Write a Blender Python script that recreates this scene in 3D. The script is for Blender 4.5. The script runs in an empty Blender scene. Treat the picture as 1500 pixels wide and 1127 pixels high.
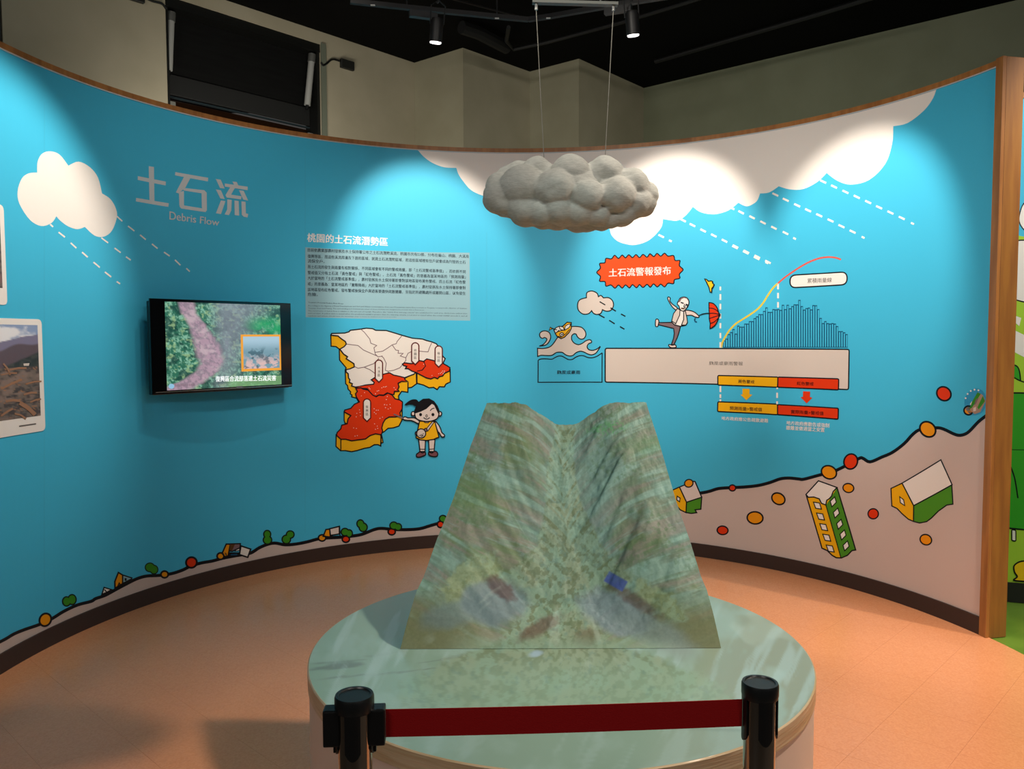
import bpy, bmesh, math, random
import numpy as np
from mathutils import Vector, Matrix
from mathutils.geometry import tessellate_polygon
random.seed(7); rng = np.random.RandomState(5)
SC = bpy.context.scene; COL = SC.collection
PI = math.pi; R_ = math.radians
# ------------------------------------------------------------------ camera
F, PITCH, ROLL, CH = 1199.15, 0.057405, -0.002933, 1.5
cp, sp, cr, sr = math.cos(PITCH), math.sin(PITCH), math.cos(ROLL), math.sin(ROLL)
FW = Vector((0, cp, -sp)); U0 = Vector((0, sp, cp)); R0 = Vector((1, 0, 0))
RT = R0 * cr + U0 * sr; UP = U0 * cr - R0 * sr
EYE = Vector((0, 0, CH))
cd = bpy.data.cameras.new('camera'); cam = bpy.data.objects.new('camera', cd); COL.objects.link(cam)
cd.sensor_width = 36; cd.sensor_fit = 'HORIZONTAL'; cd.lens = F / 1500 * 36; cd.clip_start = .02; cd.clip_end = 100
m = Matrix((RT, UP, -FW)).transposed().to_4x4(); m.translation = EYE; cam.matrix_world = m
SC.camera = cam
# ------------------------------------------------------------------ world, exposure, lamps
SC.view_settings.view_transform = 'Standard'; SC.view_settings.look = 'None'
SC.view_settings.exposure = 0.0; SC.view_settings.gamma = 1; SC.view_settings.use_curve_mapping = False
W = bpy.data.worlds.new('world'); SC.world = W; W.use_nodes = True
W.node_tree.nodes['Background'].inputs[0].default_value = (1.0, .93, .88, 1)
W.node_tree.nodes['Background'].inputs[1].default_value = .06
WX, WY, WR, WH = .0555, 3.4972, 2.3502, 2.80          # curved wall: axis, radius, height
TX, TY, TR, TZ = .1308, 2.347, .710, .604             # round table

def spot(name, loc, tgt, power, size, blend, color=(1, .93, .84), rad=.03, parent=None):
    l = bpy.data.lights.new(name, 'SPOT'); l.energy = power; l.spot_size = R_(size); l.spot_blend = blend
    l.color = color; l.shadow_soft_size = rad
    o = bpy.data.objects.new(name, l); COL.objects.link(o); o.location = loc
    o.rotation_euler = (Vector(tgt) - Vector(loc)).to_track_quat('-Z', 'Y').to_euler()
    return o
def wallpt(deg, r, z):
    a = R_(deg); return Vector((WX + r * math.sin(a), WY + r * math.cos(a), z))
LAMP_A = (-.43, 4.56, 3.06); LAMP_B = (.665, 4.56, 3.10)
WARM = (1, .92, .80)
SPW = 128
spot('wall_spot_light', LAMP_A, wallpt(-16, WR, 2.0), SPW, 56, .6, WARM)
spot('wall_spot_light', LAMP_B, wallpt(26, WR, 2.05), SPW, 56, .6, WARM)
spot('wall_spot_light', wallpt(61, 1.15, 3.1), wallpt(57, WR, 2.0), SPW, 52, .6, WARM)
spot('wall_spot_light', wallpt(-84, 1.1, 3.1), wallpt(-87, WR, 1.9), SPW, 64, .6, WARM)
spot('wall_and_fill_spot', (-.55, 3.75, 3.9), wallpt(-50, WR, .9), 45, 80, .9, WARM)          # above the screen
spot('floor_spot_light', (2.3, 2.4, 3.9), (1.35, 2.3, 0), 700, 80, .8, (1, .84, .70), .08)     # over the floor on the right
spot('floor_spot_light', (-3.2, 3.2, 3.9), (-2.1, 3.1, 0), 190, 80, .9, (1, .84, .70), .08)
spot('projector_light', (.13, .75, 3.7), (.13, 2.35, .75), 42, 38, .25, (.66, 1.0, .93), .03)
spot('neighbour_gallery_light', (3.4, 3.0, 3.6), (3.2, 4.6, 1.5), 260, 80, .6, WARM)
spot('wall_and_fill_spot', (-.6, 1.9, 3.95), wallpt(45, WR, 1.0), 330, 62, 1, WARM, .1)  # added fill, brightens the lower right of the curved wall
spot('wall_and_fill_spot', (.9, 1.9, 3.95), wallpt(-14, WR, 1.0), 260, 44, 1, WARM, .1)  # added fill for the wall left of centre, no fixture modelled
def area(name, loc, tgt, power, sx, sy, color):
    l = bpy.data.lights.new(name, 'AREA'); l.energy = power; l.shape = 'RECTANGLE'; l.size = sx; l.size_y = sy; l.color = color
    o = bpy.data.objects.new(name, l); COL.objects.link(o); o.location = loc; o.rotation_euler = (Vector(tgt) - Vector(loc)).to_track_quat('-Z', 'Y').to_euler()
area('ambient_fill_area', (-2.2, -1.6, 4.05), (-.8, 3.5, .8), 66, 1.4, .5, (1, .95, .88))  # pair of unseen area lamps added as soft ambient fill from behind the camera
area('ambient_fill_area', (2.6, -1.6, 4.05), (1.2, 3.5, .8), 66, 1.4, .5, (1, .95, .88))
area('back_wall_fill', (-1.6, 5.9, 2.55), (-1.9, 8.5, 3.3), 20, 1.6, .15, (1, .93, .82))  # added fill hidden behind the partition, brightens the building walls
area('back_wall_fill', (1.4, 6.2, 2.55), (2.0, 8.4, 3.4), 9, 1.8, .15, (1, 1, .86))  # second hidden fill, for the right-hand building wall
# ------------------------------------------------------------------ materials
MATS = {}
def lin(h):
    h = h.lstrip('#'); c = [int(h[i:i + 2], 16) / 255 for i in (0, 2, 4)]
    return tuple(x / 12.92 if x <= .04045 else ((x + .055) / 1.055) ** 2.4 for x in c)
def mat(name, color, rough=.5, metal=0, spec=.5, noise=None, bump=None, emit=None, attr=None, scale=1.0):
    """principled material; noise=(scale, second colour, amount), bump=(scale, strength), attr = colour attribute"""
    if name in MATS: return MATS[name]
    if isinstance(color, str): color = lin(color)
    M = bpy.data.materials.new(name); M.use_nodes = True; MATS[name] = M
    nt = M.node_tree; b = nt.nodes['Principled BSDF']
    b.inputs['Base Color'].default_value = (*color, 1); b.inputs['Roughness'].default_value = rough
    b.inputs['Metallic'].default_value = metal; b.inputs['Specular IOR Level'].default_value = spec
    tc = nt.nodes.new('ShaderNodeTexCoord')
    src = None
    if attr:
        a = nt.nodes.new('ShaderNodeAttribute'); a.attribute_name = attr; src = a.outputs['Color']
        nt.links.new(src, b.inputs['Base Color'])
    if noise:
        c2 = lin(noise[1]) if isinstance(noise[1], str) else noise[1]
        n = nt.nodes.new('ShaderNodeTexNoise'); n.inputs['Detail'].default_value = 5
        mp = nt.nodes.new('ShaderNodeMapping'); nt.links.new(tc.outputs['Object'], mp.inputs[0]); nt.links.new(mp.outputs[0], n.inputs['Vector'])
        s = noise[0]; mp.inputs['Scale'].default_value = s if isinstance(s, tuple) else (s, s, s); n.inputs['Scale'].default_value = 1
        rp = nt.nodes.new('ShaderNodeMapRange'); rp.inputs[1].default_value = .35; rp.inputs[2].default_value = .65; rp.inputs[4].default_value = noise[2]
        nt.links.new(n.outputs['Fac'], rp.inputs[0])
        mx = nt.nodes.new('ShaderNodeMix'); mx.data_type = 'RGBA'
        mx.inputs[6].default_value = (*color, 1); mx.inputs[7].default_value = (*c2, 1)
        if src: nt.links.new(src, mx.inputs[6])
        nt.links.new(rp.outputs[0], mx.inputs[0]); nt.links.new(mx.outputs[2], b.inputs['Base Color'])
    if bump:
        n = nt.nodes.new('ShaderNodeTexNoise'); n.inputs['Detail'].default_value = 4
        mp = nt.nodes.new('ShaderNodeMapping'); nt.links.new(tc.outputs['Object'], mp.inputs[0]); nt.links.new(mp.outputs[0], n.inputs['Vector'])
        s = bump[0]; mp.inputs['Scale'].default_value = s if isinstance(s, tuple) else (s, s, s); n.inputs['Scale'].default_value = 1
        bp = nt.nodes.new('ShaderNodeBump'); bp.inputs['Strength'].default_value = bump[1]; bp.inputs['Distance'].default_value = .004
        nt.links.new(n.outputs['Fac'], bp.inputs['Height']); nt.links.new(bp.outputs[0], b.inputs['Normal'])
    if emit:
        b.inputs['Emission Strength'].default_value = emit
        if attr: nt.links.new(src, b.inputs['Emission Color']); nt.links.remove(b.inputs['Base Color'].links[0]); b.inputs['Base Color'].default_value = (.01, .01, .01, 1)
        else: b.inputs['Emission Color'].default_value = (*color, 1)
    return M
# printed colours of the mural
INK = dict(sky='#42b5da', white='#ece4de', cream='#e9e0d8', lilac='#c9b4ab', grey='#d2c3b9', black='#0a0b12', orange='#e8930c', amber='#eeaf0c',
           red='#dc3608', rust='#e24a10', green='#4b8f22', leaf='#38881c', navy='#0a4668', mauve='#7d6468', blush='#dccac2', yellow='#f0c21c', ochre='#dfc53c', salmon='#dd5a4c',
           panel='#8fb4bf', bluebar='#2a93bd', letter='#c9cdd0', textgrey='#6b6460', brown='#5b3a1c', maroon='#5a1408', lime='#a5cc3c', midgreen='#37a028', deep='#1b2b38', shoe='#7a4a50')
def ink(k): return mat('print_' + k, INK[k], .45, spec=.22)
M_WOOD = mat('oak_veneer', '#a97038', .45, noise=((30, 30, 3), '#8c5828', .9))
M_BASE = mat('dark_baseboard_vinyl', '#33211b', .5)
M_BEIGE_COOL_LIT = mat('beige_plaster_cool_lit', '#a39e86', .85, noise=(3, '#958f76', .5))  # same plaster, cooler light on left-facing faces painted into the colour
M_BEIGE_WARM_LIT = mat('beige_plaster_warm_lit', '#b5ac94', .85, noise=(3, '#a39b82', .5))  # same plaster with the warmer light painted into its colour
M_BLACK = mat('black_ceiling_paint', '#050505', .9, spec=.1)
M_PIPE = mat('dark_grey_conduit', '#1b1b1c', .6)
M_TRACK = mat('grey_track_aluminium', '#4a4a4c', .45)
M_BLK = mat('black_plastic', '#0b0c0d', .4)
M_CHROME = mat('chrome', '#a3a19c', .09, metal=1)
M_STEEL = mat('brushed_steel', '#b4b5b0', .35, metal=.2)
# ------------------------------------------------------------------ object helpers
def tag(o, label=None, cat=None, group=None, kind=None):
    for k, v in (('label', label), ('category', cat), ('group', group), ('kind', kind)):
        if v: o[k] = v
    return o
def empty(name, loc, label, cat, group=None):
    o = bpy.data.objects.new(name, None); COL.objects.link(o); o.location = loc; o.empty_display_size = .05
    return tag(o, label, cat, group)
def link(name, me, parent=None, smooth=False):
    o = bpy.data.objects.new(name, me); COL.objects.link(o)
    if parent is not None:
        o.parent = parent
        o.matrix_parent_inverse = Matrix.Translation(-Vector(parent.location))
    if smooth: me.shade_smooth()
    return o
def obj(name, bm, mt, parent=None, smooth=False):
    me = bpy.data.meshes.new(name); bmesh.ops.recalc_face_normals(bm, faces=bm.faces); bm.to_mesh(me); bm.free()
    for x in (mt if isinstance(mt, (list, tuple)) else [mt]): me.materials.append(x)
    o = link(name, me, parent)
    if smooth:
        try: me.shade_smooth(); me.set_sharp_from_angle(angle=R_(35))
        except Exception: pass
    return o
def box(bm, x0, x1, y0, y1, z0, z1, M=None):
    v = [bm.verts.new((x, y, z)) for z in (z0, z1) for x, y in ((x0, y0), (x1, y0), (x1, y1), (x0, y1))]
    for f in ((3, 2, 1, 0), (4, 5, 6, 7), (0, 1, 5, 4), (1, 2, 6, 5), (2, 3, 7, 6), (3, 0, 4, 7)): bm.faces.new([v[i] for i in f])
    if M: 
        for a in v: a.co = M @ a.co
    return v
def bevel(bm, w, seg=2):
    bmesh.ops.bevel(bm, geom=[e for e in bm.edges], offset=w, segments=seg, affect='EDGES', profile=.6)
def tube(bm, pts, r, n=10, cap=True):
    pts = [Vector(p) for p in pts]; rings = []
    for i, p in enumerate(pts):
        d = (pts[min(i + 1, len(pts) - 1)] - pts[max(i - 1, 0)]).normalized()
        a = d.cross(Vector((0, 0, 1)) if abs(d.z) < .9 else Vector((1, 0, 0))).normalized(); b = d.cross(a)
        rr = r[i] if isinstance(r, (list, tuple)) else r
        rings.append([bm.verts.new(p + (a * math.cos(2 * PI * k / n) + b * math.sin(2 * PI * k / n)) * rr) for k in range(n)])
    for A, B in zip(rings, rings[1:]):
        for k in range(n): bm.faces.new((A[k], A[(k + 1) % n], B[(k + 1) % n], B[k]))
    if cap: bm.faces.new(rings[0][::-1]); bm.faces.new(rings[-1])
def lathe(bm, prof, c=(0, 0), n=48, M=None):
    rings = []
    for r, z in prof:
        if r < 1e-6: rings.append([bm.verts.new((c[0], c[1], z))])
        else: rings.append([bm.verts.new((c[0] + r * math.cos(2 * PI * k / n), c[1] + r * math.sin(2 * PI * k / n), z)) for k in range(n)])
    for A, B in zip(rings, rings[1:]):
        for k in range(n):
            k2 = (k + 1) % n
            if len(A) == 1 and len(B) > 1: bm.faces.new((A[0], B[k2], B[k]))
            elif len(B) == 1 and len(A) > 1: bm.faces.new((A[k], A[k2], B[0]))
            elif len(A) > 1: bm.faces.new((A[k], A[k2], B[k2], B[k]))
    if M:
        for v in bm.verts: v.co = M @ v.co
# ------------------------------------------------------------------ surfaces that carry prints: photo pixel -> place on the real surface
def ray(px, py): return FW + RT * ((px - 750) / F) - UP * ((py - 563.5) / F)
def hitz(px, py, z): d = ray(px, py); t = (z - CH) / d.z; return EYE + d * t
def hity(px, py, y): d = ray(px, py); return EYE + d * (y / d.y)
class Cyl:
    du = WR * R_(1)
    def uz(s, px, py):
        d = ray(px, py); ox, oy = -WX, -WY
        a = d.x * d.x + d.y * d.y; b = ox * d.x + oy * d.y; c = ox * ox + oy * oy - WR * WR
        t = (-b + math.sqrt(b * b - a * c)) / a
        return (WR * math.atan2(t * d.x - WX, t * d.y - WY), CH + t * d.z)
    def to3(s, u, z, off):
        k = math.floor(u / s.du); f = u / s.du - k           # on the facet between two columns
        a0, a1 = k * s.du / WR, (k + 1) * s.du / WR; r = WR - off
        x = math.sin(a0) * (1 - f) + math.sin(a1) * f; y = math.cos(a0) * (1 - f) + math.cos(a1) * f
        return (WX + r * x, WY + r * y, z)
class Plane:
    du = None
    def __init__(s, P0, P1):
        s.P = Vector((P0[0], P0[1], 0)); s.d = (Vector((P1[0], P1[1], 0)) - s.P).normalized()
        s.n = Vector((s.d.y, -s.d.x, 0))
        if s.n.dot(s.P) > 0: s.n = -s.n
    def uz(s, px, py):
        d = ray(px, py); t = (s.P - EYE).dot(s.n) / d.dot(s.n); q = EYE + d * t
        return ((q - s.P).dot(s.d), q.z)
    def to3(s, u, z, off): q = s.P + s.d * u + s.n * off; return (q.x, q.y, z)
CY = Cyl()
def smooth(pts, closed=True, n=5):
    P = [Vector(p) for p in pts]; N = len(P); out = []
    for i in range(N if closed else N - 1):
        a, b, c, d = (P[(i - 1) % N], P[i], P[(i + 1) % N], P[(i + 2) % N]) if closed else (P[max(i - 1, 0)], P[i], P[i + 1], P[min(i + 2, N - 1)])
        for k in range(n):
            t = k / n
            out.append(.5 * ((2 * b) + (c - a) * t + (2 * a - 5 * b + 4 * c - d) * t * t + (3 * b - a - 3 * c + d) * t ** 3))
    if not closed: out.append(P[-1])
    return [tuple(v) for v in out]
def arcs(*segs):
    out = []
    for s in segs: out += smooth(s, False, 4)[:-1] if len(s) > 2 else list(s)[:-1]
    return out
class Print:
    """one printed motif: fills and strokes stacked on the wall, as one mesh"""
    LAY = .00012
    def __init__(s, surf=CY, base=1): s.surf = surf; s.bm = bmesh.new(); s.mats = []; s.lay = base; s.c = (0, 0, 1)
    def crop(s, x, y, k): s.c = (x, y, k); return s
    def px(s, p): return (s.c[0] + p[0] / s.c[2], s.c[1] + p[1] / s.c[2])
    def mi(s, key):
        m = ink(key) if isinstance(key, str) else key
        if m not in s.mats: s.mats.append(m)
        return s.mats.index(m)
    def poly_uz(s, uz, key, flat=False):
        i = s.mi(key); vs = [s.bm.verts.new((u, z, s.lay)) for u, z in uz]
        for t in tessellate_polygon([[Vector((u, z, 0)) for u, z in uz]]):
            try: s.bm.faces.new([vs[k] for k in t]).material_index = i
            except ValueError: pass
        s.lay += 1
    def fill(s, pts, key, sm=False, n=5):
        if sm: pts = smooth(pts, True, n)
        s.poly_uz([s.surf.uz(*s.px(p)) for p in pts], key); return s
    def stroke(s, pts, w, key='black', closed=False, sm=False, n=5):
        """w in photo pixels"""
        if sm: pts = smooth(pts, closed, n)
        P = [Vector(s.px(p)) for p in pts]; N = len(P); L = []; Rr = []; h = w * .6
        for k in range(N):
            a = P[(k - 1) % N] if (closed or k > 0) else None; b = P[(k + 1) % N] if (closed or k < N - 1) else None
            d1 = (P[k] - a).normalized() if a is not None else None; d2 = (b - P[k]).normalized() if b is not None else None
            if d1 is None: d1 = d2
            if d2 is None: d2 = d1
            t = (d1 + d2)
            if t.length < 1e-4: t = d1
            t.normalize(); nrm = Vector((-t.y, t.x)); c = max(.45, nrm.dot(Vector((-d1.y, d1.x))))
            L.append(P[k] + nrm * h / c); Rr.append(P[k] - nrm * h / c)
        i = s.mi(key); f3 = lambda q: s.bm.verts.new((*s.surf.uz(q.x, q.y), s.lay))
        VL = [f3(q) for q in L]; VR = [f3(q) for q in Rr]
        for k in range(N if closed else N - 1):
            j = (k + 1) % N
            try: s.bm.faces.new((VL[k], VL[j], VR[j], VR[k])).material_index = i
            except ValueError: pass
        s.lay += 1; return s
    def shape(s, pts, key, w=0, line='black', sm=False, n=5):
        s.fill(pts, key, sm, n)
        if w: s.stroke(pts, w, line, True, sm, n)
        return s
    def ell(s, cx, cy, rx, ry, key, w=0, rot=0, line='black', n=24):
        a = R_(rot); pts = [(cx + rx * math.cos(t) * math.cos(a) - ry * math.sin(t) * math.sin(a), cy + rx * math.cos(t) * math.sin(a) + ry * math.sin(t) * math.cos(a)) for t in [2 * PI * k / n for k in range(n)]]
        if key: s.fill(pts, key)
        if w: s.stroke(pts, w, line, True)
        return s
    def text(s, txt, quad, key, bold=0.0, res=2):
        """txt fitted in the quad (top-left, top-right, bottom-right, bottom-left) of the crop"""
        cu = bpy.data.curves.new('t', 'FONT'); cu.body = txt; cu.size = 1; cu.resolution_u = res; cu.fill_mode = 'BOTH'
        o = bpy.data.objects.new('t', cu); COL.objects.link(o); dg = bpy.context.evaluated_depsgraph_get(); dg.update()
        me = o.evaluated_get(dg).to_mesh()
        co = np.empty(len(me.vertices) * 3); me.vertices.foreach_get('co', co); co = co.reshape(-1, 3)
        faces = [tuple(p.vertices) for p in me.polygons]
        o.evaluated_get(dg).to_mesh_clear(); bpy.data.objects.remove(o); bpy.data.curves.remove(cu)
        if not len(co): return s
        x0, y0 = co[:, 0].min(), co[:, 1].min(); x1, y1 = co[:, 0].max(), co[:, 1].max()
        q = [Vector(s.px(p)) for p in quad]; i = s.mi(key)
        sh = [(0, 0)] if not bold else [(-bold, 0), (bold, 0), (0, bold * .7)]
        for sx, sy in sh:
            vs = []
            for x, y, _ in co:
                a = (x + sx - x0) / (x1 - x0); b = (y1 - y - sy) / (y1 - y0)
                p = (q[0] * (1 - a) + q[1] * a) * (1 - b) + (q[3] * (1 - a) + q[2] * a) * b
                vs.append(s.bm.verts.new((*s.surf.uz(p.x, p.y), s.lay)))
            for f in faces:
                try: s.bm.faces.new([vs[k] for k in f]).material_index = i
                except ValueError: pass
            s.lay += .3
        s.lay += 1; return s
    def done(s, name, parent, label=None):
        bm = s.bm; du = s.surf.du
        if du and bm.verts:
            us = [v.co.x for v in bm.verts]
            for k in range(math.ceil(min(us) / du), math.floor(max(us) / du) + 1):
                bmesh.ops.bisect_plane(bm, geom=bm.verts[:] + bm.edges[:] + bm.faces[:], plane_co=(k * du, 0, 0), plane_no=(1, 0, 0), dist=1e-6)
        for v in bm.verts: v.co = s.surf.to3(v.co.x, v.co.y, v.co.z * s.LAY)
        cen = Vector((WX, WY, 1.4)) if s.surf is CY else None
        for f in bm.faces:
            f.normal_update(); n = (cen - f.calc_center_median()) if cen else s.surf.n
            if f.normal.x * n.x + f.normal.y * n.y < 0: f.normal_flip()
        me = bpy.data.meshes.new(name); bm.to_mesh(me); bm.free()
        for m_ in s.mats: me.materials.append(m_)
        o = link(name, me, parent)
        if label: o['label'] = label
        return o
# ------------------------------------------------------------------ numpy noise for prints and the relief
def vnoise(x, y, s, seed=0):
    x = np.asarray(x) * s; y = np.asarray(y) * s; xi = np.floor(x).astype(int); yi = np.floor(y).astype(int); fx = x - xi; fy = y - yi
    fx = fx * fx * (3 - 2 * fx); fy = fy * fy * (3 - 2 * fy)
    def h(a, b):
        v = np.sin(a * 127.1 + b * 311.7 + seed * 74.7) * 43758.5453; return v - np.floor(v)
    return (h(xi, yi) * (1 - fx) + h(xi + 1, yi) * fx) * (1 - fy) + (h(xi, yi + 1) * (1 - fx) + h(xi + 1, yi + 1) * fx) * fy
def fbm(x, y, s, seed=0, o=4):
    t = 0; a = .5
    for k in range(o): t = t + a * vnoise(x, y, s * 2 ** k, seed + k * 3.1); a *= .5
    return t / (1 - .5 ** o)
def sst(a, b, x): t = np.clip((x - a) / (b - a), 0, 1); return t * t * (3 - 2 * t)
def mixc(c, k, w): return c * (1 - w[..., None]) + np.array(lin(k) if isinstance(k, str) else k) * w[..., None]
def grid_mesh(name, P, colr, mt, parent=None, sm=True, flip=False):
    """P: (n, m, 3) points, colr: (n, m, 3) colours -> one mesh with a colour attribute"""
    n, m_ = P.shape[:2]; me = bpy.data.meshes.new(name)
    idx = np.arange(n * m_).reshape(n, m_); q = np.stack([idx[:-1, :-1], idx[:-1, 1:], idx[1:, 1:], idx[1:, :-1]], -1).reshape(-1, 4)
    if flip: q = q[:, ::-1]
    me.from_pydata(P.reshape(-1, 3).tolist(), [], q.tolist())
    a = me.color_attributes.new('tint', 'FLOAT_COLOR', 'POINT'); a.data.foreach_set('color', np.concatenate([colr.reshape(-1, 3), np.ones((n * m_, 1))], 1).ravel())
    me.materials.append(mt); return link(name, me, parent, sm)

# ================================================================== STRUCTURE
# floor: green vinyl all round, orange vinyl tiles on a round island
bm = bmesh.new(); box(bm, -7, 7, -4, 10, -.08, -.004)
tag(obj('floor', bm, mat('dark_grey_floor_vinyl', '#4a4038', .35, noise=(6, '#40372f', .8))), kind='structure')
bm = bmesh.new(); box(bm, 1.2, 6.9, 3.2, 8.5, -.004, -.0025)
tag(obj('floor_green_mat', bm, mat('green_floor_vinyl', '#64842f', .3, noise=(6, '#527326', .8), bump=(220, .15))), kind='structure')
bm = bmesh.new(); RF = WR + .012
lathe(bm, [(0, -.001), (RF, -.001), (RF, .0015), (0, .0015)], (WX, WY), 180)
isl = tag(obj('floor_island', bm, mat('orange_tile_adhesive', '#cf8a60', .4)), kind='structure')
TS = .286; n_ = Vector((.687, .727)); n_.normalize(); t_ = Vector((n_.y, -n_.x))
M_TILE = mat('orange_vinyl_tile', '#dd966a', .13, spec=.5, noise=(130, '#d2885c', .8), bump=(260, .12))
circ = [(WX + RF * math.cos(2 * PI * k / 180), WY + RF * math.sin(2 * PI * k / 180)) for k in range(180)]
def clip_circle(poly):
    bmc = bmesh.new(); bmc.faces.new([bmc.verts.new((x, y, 0)) for x, y in poly])
    c = sum((Vector(p) for p in poly), Vector((0, 0))) / 4
    for k in range(180):
        a = 2 * PI * (k + .5) / 180; nn = Vector((math.cos(a), math.sin(a), 0)); co = Vector((WX, WY, 0)) + nn * RF * math.cos(PI / 180)
        if (Vector((c.x, c.y, 0)) - co).dot(nn) > -.25:
            bmesh.ops.bisect_plane(bmc, geom=bmc.verts[:] + bmc.edges[:] + bmc.faces[:], plane_co=co, plane_no=nn, clear_outer=True, dist=1e-6)
    bmc.faces.ensure_lookup_table(); r = [tuple(v.co.xy) for v in bmc.faces[0].verts] if len(bmc.faces) else []
    ar = bmc.faces[0].calc_area() if len(bmc.faces) else 0
    bmc.free(); return r if ar > .0006 else []
full = None
off0 = 1.1725 % TS; offt = .06
for i in range(-14, 26):
    for j in range(-22, 14):
        a0, b0 = off0 + i * TS, offt + j * TS; g = .00025
        q = [n_ * (a0 + da) + t_ * (b0 + db) for da, db in ((g, g), (TS - g, g), (TS - g, TS - g), (g, TS - g))]
        ds = [math.hypot(p.x - WX, p.y - WY) for p in q]
        if min(ds) > RF: continue
        if max(ds) < RF - .001:
            if full is None:
                bm = bmesh.new(); h = TS / 2 - g
                vs = [bm.verts.new((*(n_ * x + t_ * y), z)) for z in (.001, .004) for x, y in ((-h, -h), (h, -h), (h, h), (-h, h))]
                for f in ((3, 2, 1, 0), (4, 5, 6, 7), (0, 1, 5, 4), (1, 2, 6, 5), (2, 3, 7, 6), (3, 0, 4, 7)): bm.faces.new([vs[k] for k in f])
                bmesh.ops.recalc_face_normals(bm, faces=bm.faces)
                full = bpy.data.meshes.new('tile'); bm.to_mesh(full); bm.free(); full.materials.append(M_TILE)
            c = n_ * (a0 + TS / 2) + t_ * (b0 + TS / 2)
            o = link('tile', full, isl); o.location = (c.x, c.y, 0)
        else:
            r = clip_circle([tuple(p) for p in q])
            if len(r) < 3: continue
            bm = bmesh.new(); A = [bm.verts.new((x, y, .001)) for x, y in r]; B = [bm.verts.new((x, y, .004)) for x, y in r]
            bm.faces.new(A[::-1]); bm.faces.new(B)
            for k in range(len(r)): bm.faces.new((A[k], A[(k + 1) % len(r)], B[(k + 1) % len(r)], B[k]))
            obj('tile', bm, M_TILE, isl)
# building walls behind the exhibit
CZ = 4.2
def slab_wall(name, P0, P1, mt, z0=0, z1=CZ, th=.12, parent=None):
    d = (Vector(P1) - Vector(P0)).normalized(); n = Vector((-d.y, d.x))
    if n.dot(Vector(P0)) < 0: n = -n
    bm = bmesh.new(); q = [Vector(P0), Vector(P1), Vector(P1) + n * th, Vector(P0) + n * th]
    v = [bm.verts.new((p.x, p.y, z)) for z in (z0, z1) for p in q]
    for f in ((3, 2, 1, 0), (4, 5, 6, 7), (0, 1, 5, 4), (1, 2, 6, 5), (2, 3, 7, 6), (3, 0, 4, 7)): bm.faces.new([v[i] for i in f])
    o = obj(name, bm, mt, parent)
    if parent is None: tag(o, kind='structure')
    return o
PA, PB, PC, PD, PE, PF = (-2.2819, 6.7068), (-.9504, 8.2156), (-.4492, 7.8021), (.1899, 8.4949), (.6584, 8.1111), (1.4394, 9.0544)
PG = (4.0733, 6.7521)
dl = (Vector(PB) - Vector(PA)).normalized(); LW = Plane(PA, PB)
uB = (Vector(PB) - Vector(PA)).length
uL0 = LW.uz(3, 20)[0]; wu0 = LW.uz(244.5, 100)[0]; wu1 = LW.uz(470.5, 120)[0]; wzt = LW.uz(470, 65)[1]; wzb = 2.35
def LP(u): return tuple(Vector(PA) + dl * u)
slab_wall('wall_left', LP(uL0), LP(wu0), M_BEIGE_WARM_LIT)
o = slab_wall('wall_left', LP(wu1), LP(uB), M_BEIGE_WARM_LIT)
slab_wall('wall_left', LP(wu0), LP(wu1), M_BEIGE_WARM_LIT, wzt, CZ)
slab_wall('wall_left', LP(wu0), LP(wu1), M_BEIGE_WARM_LIT, 0, wzb)
slab_wall('wall_left', LP(uL0 - 2.2), LP(uL0 - .01), mat('dark_wall_paint', '#2a2a24', .8), th=.3)
slab_wall('wall_back', PB, PC, M_BEIGE_COOL_LIT); slab_wall('wall_back', PC, PD, M_BEIGE_WARM_LIT); slab_wall('wall_back', PD, PE, M_BEIGE_COOL_LIT)
slab_wall('wall_back', PE, PF, M_BEIGE_WARM_LIT)
dr = (Vector(PG) - Vector(PF)).normalized()
slab_wall('wall_right', PF, tuple(Vector(PF) + dr * 6.2), mat('beige_plaster_dim_lit', '#8f9178', .85, noise=(3, '#84866c', .6)))  # same plaster, dimmer greenish light painted into the colour
bm = bmesh.new(); box(bm, -7, 7, -4, 10, CZ, CZ + .1); tag(obj('ceiling', bm, M_BLACK), kind='structure')
# high window in the left wall: black blind panel, frame, two struts
win = tag(bpy.data.objects.new('window_1', None), kind='structure'); COL.objects.link(win)
def lw_box(name, u0, u1, z0, z1, o0, o1, mt, parent=win, bev=0):
    bm = bmesh.new(); P = [LW.to3(u, z, o) for z in (z0, z1) for u, o in ((u0, o0), (u1, o0), (u1, o1), (u0, o1))]
    v = [bm.verts.new(p) for p in P]
    for f in ((3, 2, 1, 0), (4, 5, 6, 7), (0, 1, 5, 4), (1, 2, 6, 5), (2, 3, 7, 6), (3, 0, 4, 7)): bm.faces.new([v[i] for i in f])
    if bev: bevel(bm, bev, 1)
    return obj(name, bm, mt, parent)
M_WFR = mat('black_window_frame', '#0c0d0b', .5); M_BLIND = mat('black_blind_fabric', '#0d0d0d', .85, spec=.15, noise=((3, 3, 40), '#121312', .8))
lw_box('frame', wu0, wu0 + .03, wzb, wzt, -.2, -.02, M_WFR); lw_box('frame', wu1 - .03, wu1, wzb, wzt, -.2, -.02, M_WFR)
lw_box('frame', wu0, wu1, wzt - .07, wzt, -.2, -.01, M_WFR)
LW2 = Plane(tuple(Vector(PA) - Vector((LW.n.x, LW.n.y)) * .15), tuple(Vector(PB) - Vector((LW.n.x, LW.n.y)) * .15))
bp_z = (LW2.uz(279, 145)[1] + LW2.uz(424, 178.5)[1]) / 2; ht = (LW2.uz(262, 117)[1] + LW2.uz(455, 155)[1]) / 2 - bp_z
lw_box('blind_panel', wu0 + .03, wu1 - .03, bp_z + ht, wzt - .07, -.17, -.15, M_BLIND)
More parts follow.
